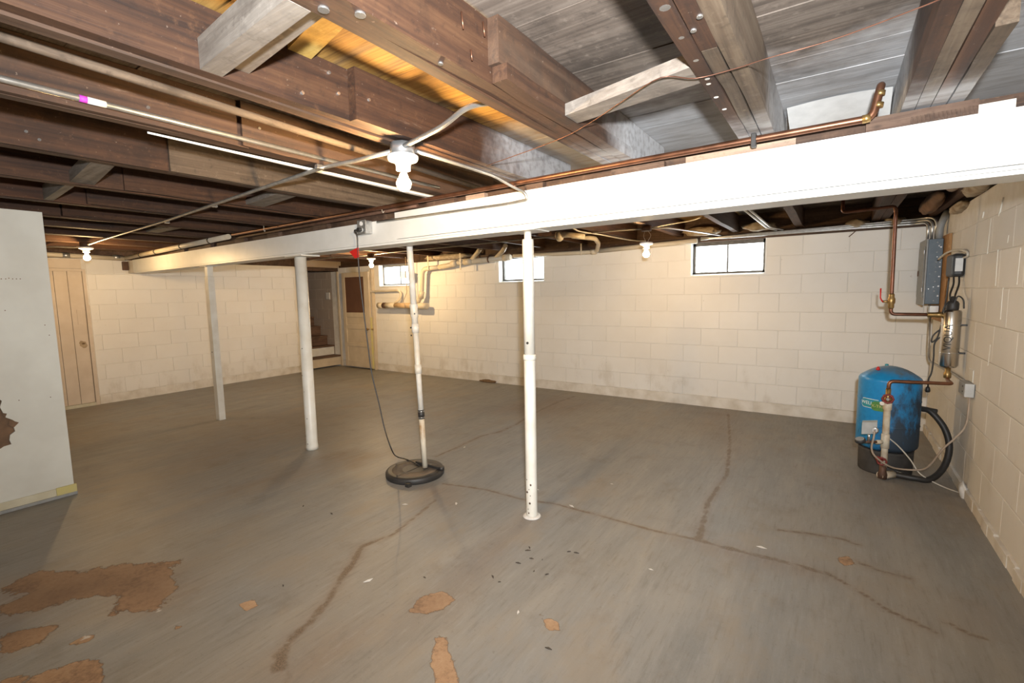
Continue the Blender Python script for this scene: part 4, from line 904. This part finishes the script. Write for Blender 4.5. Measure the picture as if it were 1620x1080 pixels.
for z_ in (1.36, 1.69): part(bp, 'hinge', MB().box(PX0-.022, PX0-.0185, PYn+.02, PYn+.05, z_, z_+.035, .001), M['chrome'])
rr = random.Random(5)
for k in range(22):
    x = rr.uniform(PX0+.02, PX1-.01) if k > 12 else PX0+.06+.025*(k % 2); z_ = PZ0+.03+.042*k if k <= 12 else rr.uniform(PZ0+.02, PZ1-.02)
    part(bp, 'knockout', MB().cyl((x, PYn-.0015, z_), (x, PYn+.001, z_), .006 if k <= 12 else .004, seg=8), M['chrome'] if k % 2 else M['plastic_grey'])
single('service_elbow', MB().tube([(.735, 5.62, 1.815), (.735, 5.62, 1.93), (.775, 5.57, 2.06)], .026, .09, 16), M['plastic_grey'], 'thick grey conduit bend leaving the top of the breaker panel', 'conduit')
jb = thing('junction_box', (.70, 5.56, 1.16), 'small galvanised box under the breaker panel', 'box'); part(jb, 'box', MB().box(.688, .752, 5.50, 5.58, 1.155, 1.237, .003), M['steelbox']); part(jb, 'cover', MB().box(.692, .748, 5.496, 5.4995, 1.16, 1.232, .001), M['chrome'])
single('conduit', MB().tube([(.70, 5.53, 1.155), (.70, 5.50, .85), (.70, 5.42, .76), (.765, 4.75, .75), (.765, 4.45, .752)], .0095, .09, 8), M['emt_dull'], 'thin conduit dropping from the small box and bending behind the filter', 'conduit')

# ================================================================== COPPER LINE, UV FILTER
UX, UY = .695, 4.56
wp = thing('copper_riser', (.36, UY, .7), 'tarnished copper pipe dropping from the joists to the steel water filter', 'pipe')
part(wp, 'run', MB().tube([(.02, 4.62, 2.12), (.02, 4.60, 1.995), (.338, UY, 2.0), (.345, UY, 1.96), (.352, UY, 1.205), (.67, UY, 1.203)], .0125, .03, 12), M['copper_dark'])
part(wp, 'valve_body', MB().lathe([(.014, 0), (.019, .01), (.019, .035), (.024, .045), (.024, .075), (.018, .085), (.018, .105), (.014, .115)], (.351, UY, 1.245), seg=14), M['brass'])
part(wp, 'valve_stem', MB().cyl((.351, UY, 1.30), (.30, UY-.02, 1.30), .009, seg=10), M['brass'])
part(wp, 'valve_lever', MB().tube([(.30, UY-.022, 1.297), (.283, UY-.028, 1.325), (.282, UY-.028, 1.40)], .0048, .012, 8), M['red'], 'red lever')
part(wp, 'union', MB().lathe([(.014, 0), (.018, .005), (.018, .05), (.021, .055), (.021, .075), (.017, .085)], (.56, UY, 1.203), (1, 0, 0), 14), M['brass'])
uv = thing('water_filter', (UX, UY, .83), 'upright stainless steel water filter cylinder on the right wall', 'water filter')
UR = .054
part(uv, 'cylinder', MB().lathe([(.02, .822), (.045, .828), (UR, .842), (UR, 1.225), (UR-.006, 1.236), (.03, 1.240)], (UX, UY, 0), seg=40), M['stainless'])
for z_ in (.93, 1.13): part(uv, 'mounting_band', MB().lathe([(UR+.0015, z_), (UR+.0015, z_+.006)], (UX, UY, 0), seg=40), M['chrome'])
mb_ = MB()
for z_ in (.93, 1.13): mb_.box(UX+.03, WX-.001, UY-.012, UY+.012, z_-.004, z_+.007, .001)
part(uv, 'bracket', mb_, M['plastic_black'])
part(uv, 'lamp_cap', MB().lathe([(.034, 1.239), (.036, 1.25), (.036, 1.285), (.028, 1.30), (.018, 1.305), (.016, 1.33), (.008, 1.336)], (UX, UY, 0), seg=20), M['rubber'])
lp = MB().tube(spline([(UX-.02, UY-.02, 1.30), (UX-.045, UY-.03, 1.27), (UX-.055, UY-.03, 1.22)], 6), .005, seg=8); lp.tube(spline([(UX+.0, UY-.03, 1.28), (UX+.02, UY-.03, 1.335), (UX+.05, UY-.02, 1.31), (UX+.055, UY-.03, 1.25)], 6), .005, seg=8)
part(uv, 'cap_wires', lp, M['cord'])
part(uv, 'outlet_fitting', MB().lathe([(.016, .745), (.022, .75), (.022, .785), (.017, .79), (.017, .83)], (UX, UY, 0), seg=16), M['brass']); part(uv, 'inlet_fitting', MB().cyl((.645, UY, 1.203), (UX-.02, UY, 1.203), .016, seg=14), M['chrome'])
tv, tf = text_mesh('VIQUA', .064, .0004)
tm = MB(); vd = Vector((UX, UY)).normalized()  # facing the room: letters read upwards, wrapped round the cylinder
a0 = math.atan2(-.80, -.30)
out = []
for (x, y_, z_) in tv:
    ang = a0+(-y_+.0)/UR*-1.0*-1.0; r_ = UR+.0011+z_
    out.append((UX+math.cos(ang)*r_, UY+math.sin(ang)*r_, 1.045+x*.95))
tm.add(out, tf); part(uv, 'lettering', tm, M['black'], 'black brand lettering reading upwards')
bl = thing('lamp_ballast', (.75, 4.86, 1.48), 'dark plastic power box with a white label above the steel filter', 'power box')
part(bl, 'case', MB().box(.705, WX-.001, 4.76, 5.0, 1.475, 1.645, .02), M['plastic_black']); 
part(bl, 'face_label', MB().box(.722, .765, 4.7585, 4.7598, 1.515, 1.61), M['paper'])
for k, x in enumerate((.725, .755)): part(bl, 'lead', MB().tube(spline([(x, 4.80, 1.48), (x-.004, 4.76, 1.42), (x-.03, 4.68, 1.35), (UX-.015+.02*k, UY+.0, 1.31)], 6), .006, seg=8), M['cord'])
single('cable', MB().tube(spline([(.70, 5.30, 1.63), (.71, 5.05, 1.665), (.735, 4.85, 1.675), (.765, 4.70, 1.655), (.772, 4.68, 1.62), (.765, 4.78, 1.612)], 8), .0075, seg=8), M['cable_white'], 'pale cable looped over the dark power box', 'cable')
pc = thing('loose_cord', (.64, 4.75, .62), 'coiled black cord with a loose plug hanging left of the steel filter', 'cord')
pts = [(.70, 4.80, 1.47), (.690, 4.79, 1.30)]+[tuple(pY(*p, 4.74)) for p in ((1491, 505), (1487, 522), (1482, 535), (1474, 541), (1476, 531), (1486, 522), (1493, 520), (1492, 530), (1484, 536), (1478, 545), (1477, 565), (1474, 588), (1469, 600), (1468, 611))]
part(pc, 'cable', MB().tube(spline(pts, 6), .0052, seg=8), M['cord']); pl = pY(1468, 611, 4.74); part(pc, 'plug', MB().lathe([(.006, .0), (.014, -.01), (.017, -.035), (.012, -.045)], pl, seg=12), M['cord'])
part(pc, 'prong', MB().box(pl.x-.009, pl.x-.006, pl.y-.003, pl.y+.003, pl.z-.062, pl.z-.045), M['chrome']); part(pc, 'prong', MB().box(pl.x+.005, pl.x+.008, pl.y-.003, pl.y+.003, pl.z-.062, pl.z-.045), M['chrome'])
wbx = thing('outlet_box', (.75, 4.25, .65), 'grey surface mounted outlet box on the right wall beside the tank', 'outlet box')
part(wbx, 'box', MB().box(.728, WX-.001, 4.20, 4.37, .685, .768, .004), M['plastic_grey']); part(wbx, 'cover', MB().box(.729, .776, 4.190, 4.1995, .682, .771, .003), M['plastic_light']); part(wbx, 'patch', MB().box(WX-.006, WX-.0005, 4.26, 4.38, .77, .85, .001), M['white2'])
for z_ in (.71, .745): part(wbx, 'screw', MB().cyl((.7265, 4.25, z_), (.7285, 4.25, z_), .006, seg=8), M['black'])

# ================================================================== WATER TANK
TC = Vector((.372, 4.56, 0)); TR = .193
tk = thing('pressure_tank', TC, 'blue steel water pressure tank with grimy sides standing by the right wall', 'tank')
part(tk, 'skirt', MB().lathe([(.166, 0), (.168, .01), (.170, .16), (.172, .18)], TC, seg=48), M['tankbase'], 'black skirt')
body = [(.05, .15)]+[(TR*math.sin(math.pi/2*(k/8)), .225-.07*math.cos(math.pi/2*(k/8))) for k in range(2, 9)]+[(TR, .30), (TR, .50), (TR, .71)]
body += [(TR-.03+.03*math.cos(math.radians(a_)), .71+.03*math.sin(math.radians(a_))) for a_ in (10, 20, 30, 40, 50)]; _r0 = TR-.0107
body += [(_r0*q_, .733+.08*(1-q_*q_)) for q_ in (.97, .9, .8, .68, .55, .4, .25, .12, .01)]
part(tk, 'shell', MB().lathe(body, TC, seg=56), M['tank'])
for z_ in (.375, .56): part(tk, 'seam', MB().lathe([(TR+.0005, z_-.006), (TR+.003, z_), (TR+.0005, z_+.006)], TC, seg=56, cap=False), M['tank'])
part(tk, 'air_valve_cap', MB().lathe([(.012, .80), (.012, .818), (.008, .822)], TC+Vector((-.02, .05, -.002)), seg=14), M['teal'])
rb = pZ(1379, 586, .775); part(tk, 'red_cap', MB().lathe([(.010, 0), (.014, .004), (.009, .022), (.003, .028)], TC+Vector((-.08, -.08, .785)), seg=12), M['red'])
av = math.atan2(-TC.y, -TC.x)   # direction from tank to the viewer
def on_tank(du, z_, dr=0.0): a_ = av+du/TR; return Vector((TC.x+math.cos(a_)*(TR+dr), TC.y+math.sin(a_)*(TR+dr), z_))
def strip(u0, u1, z0, z1, dr, n_=10, th=.0015, corner=0.0):
    m = MB(); top = []; bot = []
    for i in range(n_+1):
        u = u0+(u1-u0)*i/n_; e = min(u-u0, u1-u); k = 0 if corner <= 0 or e >= corner else corner-math.sqrt(max(0, corner**2-(corner-e)**2))
        top.append(on_tank(u, z1-k, dr)); bot.append(on_tank(u, z0+k, dr))
    nn = n_+1; m.add(top+bot, [(i, i+1, nn+i+1, nn+i) for i in range(n_)], True); return m
# u grows to the viewer's right around the front of the tank
sgn = 1 if (on_tank(.05, .5)-on_tank(0, .5)).dot(Vector((R[0][0], R[1][0], 0))) > 0 else -1
S = lambda a_, b_, *r_, **k: strip(sgn*a_, sgn*b_, *r_, **k)
part(tk, 'badge_border', S(-.185, -.045, .505, .575, .0012, corner=.02), M['whiteprint']); part(tk, 'badge', S(-.182, -.04, .509, .571, .0022, corner=.018), M['teal'], 'teal brand badge')
part(tk, 'badge_leaf', S(-.105, .01, .492, .562, .0034, corner=.03, n_=14), M['green'], 'green brand badge')
def tank_text(txt, size, u, z_, dr, mat):
    tv, tf = text_mesh(txt, size, .0003); m = MB(); m.add([on_tank(sgn*(u+x), z_+y_, dr+zz) for (x, y_, zz) in tv], tf); part(tk, 'lettering', m, M[mat])
tank_text('WELL', .036, -.137, .542, .0030, 'whiteprint'); tank_text('X-TROL', .03, -.048, .527, .0042, 'yellow')
# pipework standing in front of the tank
FX = TC+Vector((-.30*.05, -.285, 0)); ux = Vector((R[0][0], R[1][0], 0)).normalized(); fwd = Vector((-TC.x, -TC.y, 0)).normalized()
G = lambda u, d, z_: Vector((TC.x, TC.y, 0))+fwd*d+ux*u+Vector((0, 0, z_))
tp = thing('tank_piping', G(.0, .25, 0), 'stained white standpipe with red valves in front of the blue tank', 'pipe')
part(tp, 'standpipe', MB().lathe([(.0205, .10), (.0205, .30), (.0215, .31), (.0215, .52), (.027, .53), (.027, .58), (.020, .585)], G(-.005, .25, 0), seg=18), M['pvc_dirty'])
part(tp, 'tee', MB().lathe([(.026, .24), (.026, .34), (.023, .345)], G(-.005, .25, 0), seg=18), M['pvc_dirty'])
part(tp, 'valve_body', MB().lathe([(.018, .57), (.024, .58), (.024, .61), (.016, .625), (.016, .68)], G(-.005, .25, 0), seg=16), M['brass'])
def wheel(c, d, r_):
    m = MB(); d = Vector(d).normalized(); u = d.orthogonal().normalized(); v = d.cross(u); n_ = 16
    ring = [c+(u*math.cos(2*math.pi*i/n_)+v*math.sin(2*math.pi*i/n_))*r_*(1+.06*math.cos(math.pi*i)) for i in range(n_+1)]
    m.tube(ring, r_*.24, 0, 8, False)
    for i in range(4): m.cyl(c, c+(u*math.cos(math.pi/2*i)+v*math.sin(math.pi/2*i))*r_, r_*.14, seg=6)
    m.cyl(c-d*.03, c+d*.008, r_*.26, seg=10); return m
part(tp, 'hand_wheel', wheel(G(-.005, .29, .612), fwd, .030), M['red_dull'], 'red round valve handle'); part(tp, 'wheel_nut', MB().cyl(G(-.005, .295, .612), G(-.005, .305, .612), .010, seg=8), M['chrome'])
part(tp, 'hand_wheel', wheel(G(-.02, .29, .15), fwd, .026), M['red_dull'], 'rusty red drain valve handle'); part(tp, 'drain_valve', MB().cyl(G(-.06, .25, .165), G(-.005, .25, .15), .014, seg=10), M['red_dull'])
part(tp, 'bleed_fitting', MB().cyl(G(-.045, .26, .575), G(-.045, .275, .575), .014, seg=12), M['pvc'])
e0 = G(-.005, .25, .66); e1 = G(-.003, .25, .735)
part(tp, 'copper_outlet', MB().tube([e0, e1, Vector((UX-.0, UY-.18, .735)), Vector((UX, UY-.03, .735)), Vector((UX, UY, .755))], .0125, .03, 12), M['copper'])
part(tp, 'base_fitting', MB().tube([G(-.03, .25, .032), G(.07, .23, .032)], .027, 0, 14), M['pvc_dirty']); part(tp, 'base_elbow', MB().lathe([(.028, .0), (.03, .03), (.022, .06), (.022, .10)], G(-.01, .25, .01), seg=16), M['iron'])
part(tp, 'gauge_arm', MB().tube([G(-.01, .25, .285), G(-.16, .26, .29)], .010, 0, 10), M['iron']); part(tp, 'arm_union', MB().cyl(G(-.07, .255, .286), G(-.03, .252, .285), .015, seg=10), M['pvc_dirty'])
pg = part(tp, 'gauge', MB().lathe([(.030, 0), (.034, .003), (.034, .02), (.028, .024)], G(-.185, .26, .293), Vector((-.2, -.3, .9)), 20), M['plastic_black'], 'black pressure gauge'); part(pg, 'dial', MB().cyl(G(-.185, .26, .293)+Vector((-.2, -.3, .9)).normalized()*.0235, G(-.185, .26, .293)+Vector((-.2, -.3, .9)).normalized()*.0255, .027, seg=20), M['plastic_grey'])
part(tp, 'switch_stem', MB().cyl(G(-.125, .26, .29), G(-.125, .26, .36), .008, seg=8), M['chrome'])
c_ = G(-.125, .26, .40); sx = MB(); hx, hy, hz = .055, .032, .043
sx.hexa([c_+ux*a_*hx+fwd*b_*hy+Vector((0, 0, d_*hz)) for d_ in (-1, 1) for (a_, b_) in ((-1, 1), (1, 1), (1, -1), (-1, -1))])
ps_ = part(tp, 'pressure_switch', sx, M['plastic_light'], 'light grey pressure switch box'); part(ps_, 'cable_clamp', MB().lathe([(.022, 0), (.024, .006), (.016, .010)], G(-.085, .292, .385), fwd, 16), M['chrome'])
# cables and hose round the tank
pts = [G(-.085, .31, .385), G(-.09, .32, .33), G(-.10, .32, .26), G(-.07, .33, .20), G(.03, .34, .13), G(.13, .33, .10), Vector((.56, 4.33, .11)), Vector((.60, 4.28, .17)), Vector((.65, 4.22, .31)), Vector((.71, 4.22, .40)), Vector((.755, 4.22, .50)), Vector((.765, 4.24, .69))]
single('cable', MB().tube(spline(pts, 8), .0062, seg=8), M['cable'], 'beige cable sagging from the pressure switch to the wall outlet box', 'cable')
pts = [on_tank(sgn*.02, .30, .012), on_tank(sgn*.07, .25, .02), on_tank(sgn*.13, .16, .04), Vector((.56, 4.36, .07)), Vector((.66, 4.36, .012)), Vector((.755, 4.27, .008)), Vector((.775, 4.22, .03))]
single('cable', MB().tube(spline(pts, 8), .0048, seg=8), M['cable_white'], 'thin pale cable crossing the tank and running along the floor to the wall', 'cable')
ho = thing('rubber_hose', (.66, 4.7, 0), 'thick black rubber hose looping down between the tank and the right wall', 'hose')
hp_ = [Vector((.575, 4.66, .485)), Vector((.63, 4.62, .475)), Vector((.705, 4.58, .37)), Vector((.733, 4.54, .24)), Vector((.70, 4.47, .11)), Vector((.62, 4.38, .035)), Vector((.53, 4.355, .032)), G(.075, .23, .032)]
part(ho, 'hose', MB().tube(spline(hp_, 8), .021, seg=12), M['rubber']); part(ho, 'coupling', MB().cyl((.558, 4.67, .488), (.66, 4.615, .482), .019, seg=12), M['plastic_black']); part(ho, 'clamp', MB().cyl(G(.09, .228, .032), G(.12, .228, .032), .0235, seg=12), M['chrome'])
puff('plaster_lump', (.765, 4.22, .04), (.02, .05, .06), 'chip', 'lump of white plaster at the foot of the right wall by the tank', 9, 'plaster')

# ================================================================== SMALL THINGS
puff('debris_pile', (pZ(778, 603).x, WY-.035, .015), (.16, .035, .028), 'dirtpile', 'small heap of brown debris at the foot of the window wall', 11, 'debris')
rr = random.Random(3); chips = [(735, 707), (722, 796), (851, 774), (583, 918), (820, 968), (678, 740), (641, 797), (1030, 900), (1205, 865), (905, 800), (968, 765)]
for i, (px_, py_) in enumerate(chips):
    p = pZ(px_, py_, .002); a_ = rr.uniform(0, 3); s_ = rr.uniform(.006, .018); m = MB()
    m.prism([p+Vector((math.cos(a_+k*1.4)*s_*(1.6 if k % 2 else .6), math.sin(a_+k*1.4)*s_*(1.6 if k % 2 else .6), -.0015)) for k in range(4)], (0, 0, .002))
    single('paint_flake', m, M['chip'], 'tiny pale paint flake lying on the grey floor', 'flake', 'pale flakes on the floor')
darks = [(841, 883), (858, 885), (900, 872), (912, 874), (820, 890), (838, 866), (780, 912), (790, 920), (845, 903), (865, 908), (672, 913), (448, 926), (480, 800), (525, 812), (868, 1025), (835, 870)]
for i, (px_, py_) in enumerate(darks):
    p = pZ(px_, py_, .002); a_ = rr.uniform(0, 3); s_ = rr.uniform(.004, .010); m = MB()
    m.prism([p+Vector((math.cos(a_+k*1.4)*s_*(1.6 if k % 2 else .5), math.sin(a_+k*1.4)*s_*(1.6 if k % 2 else .5), -.0015)) for k in range(4)], (0, 0, .004))
    single('dark_crumb', m, M['chip_dark'], 'tiny dark crumb lying on the grey floor', 'crumb', 'dark crumbs on the floor')
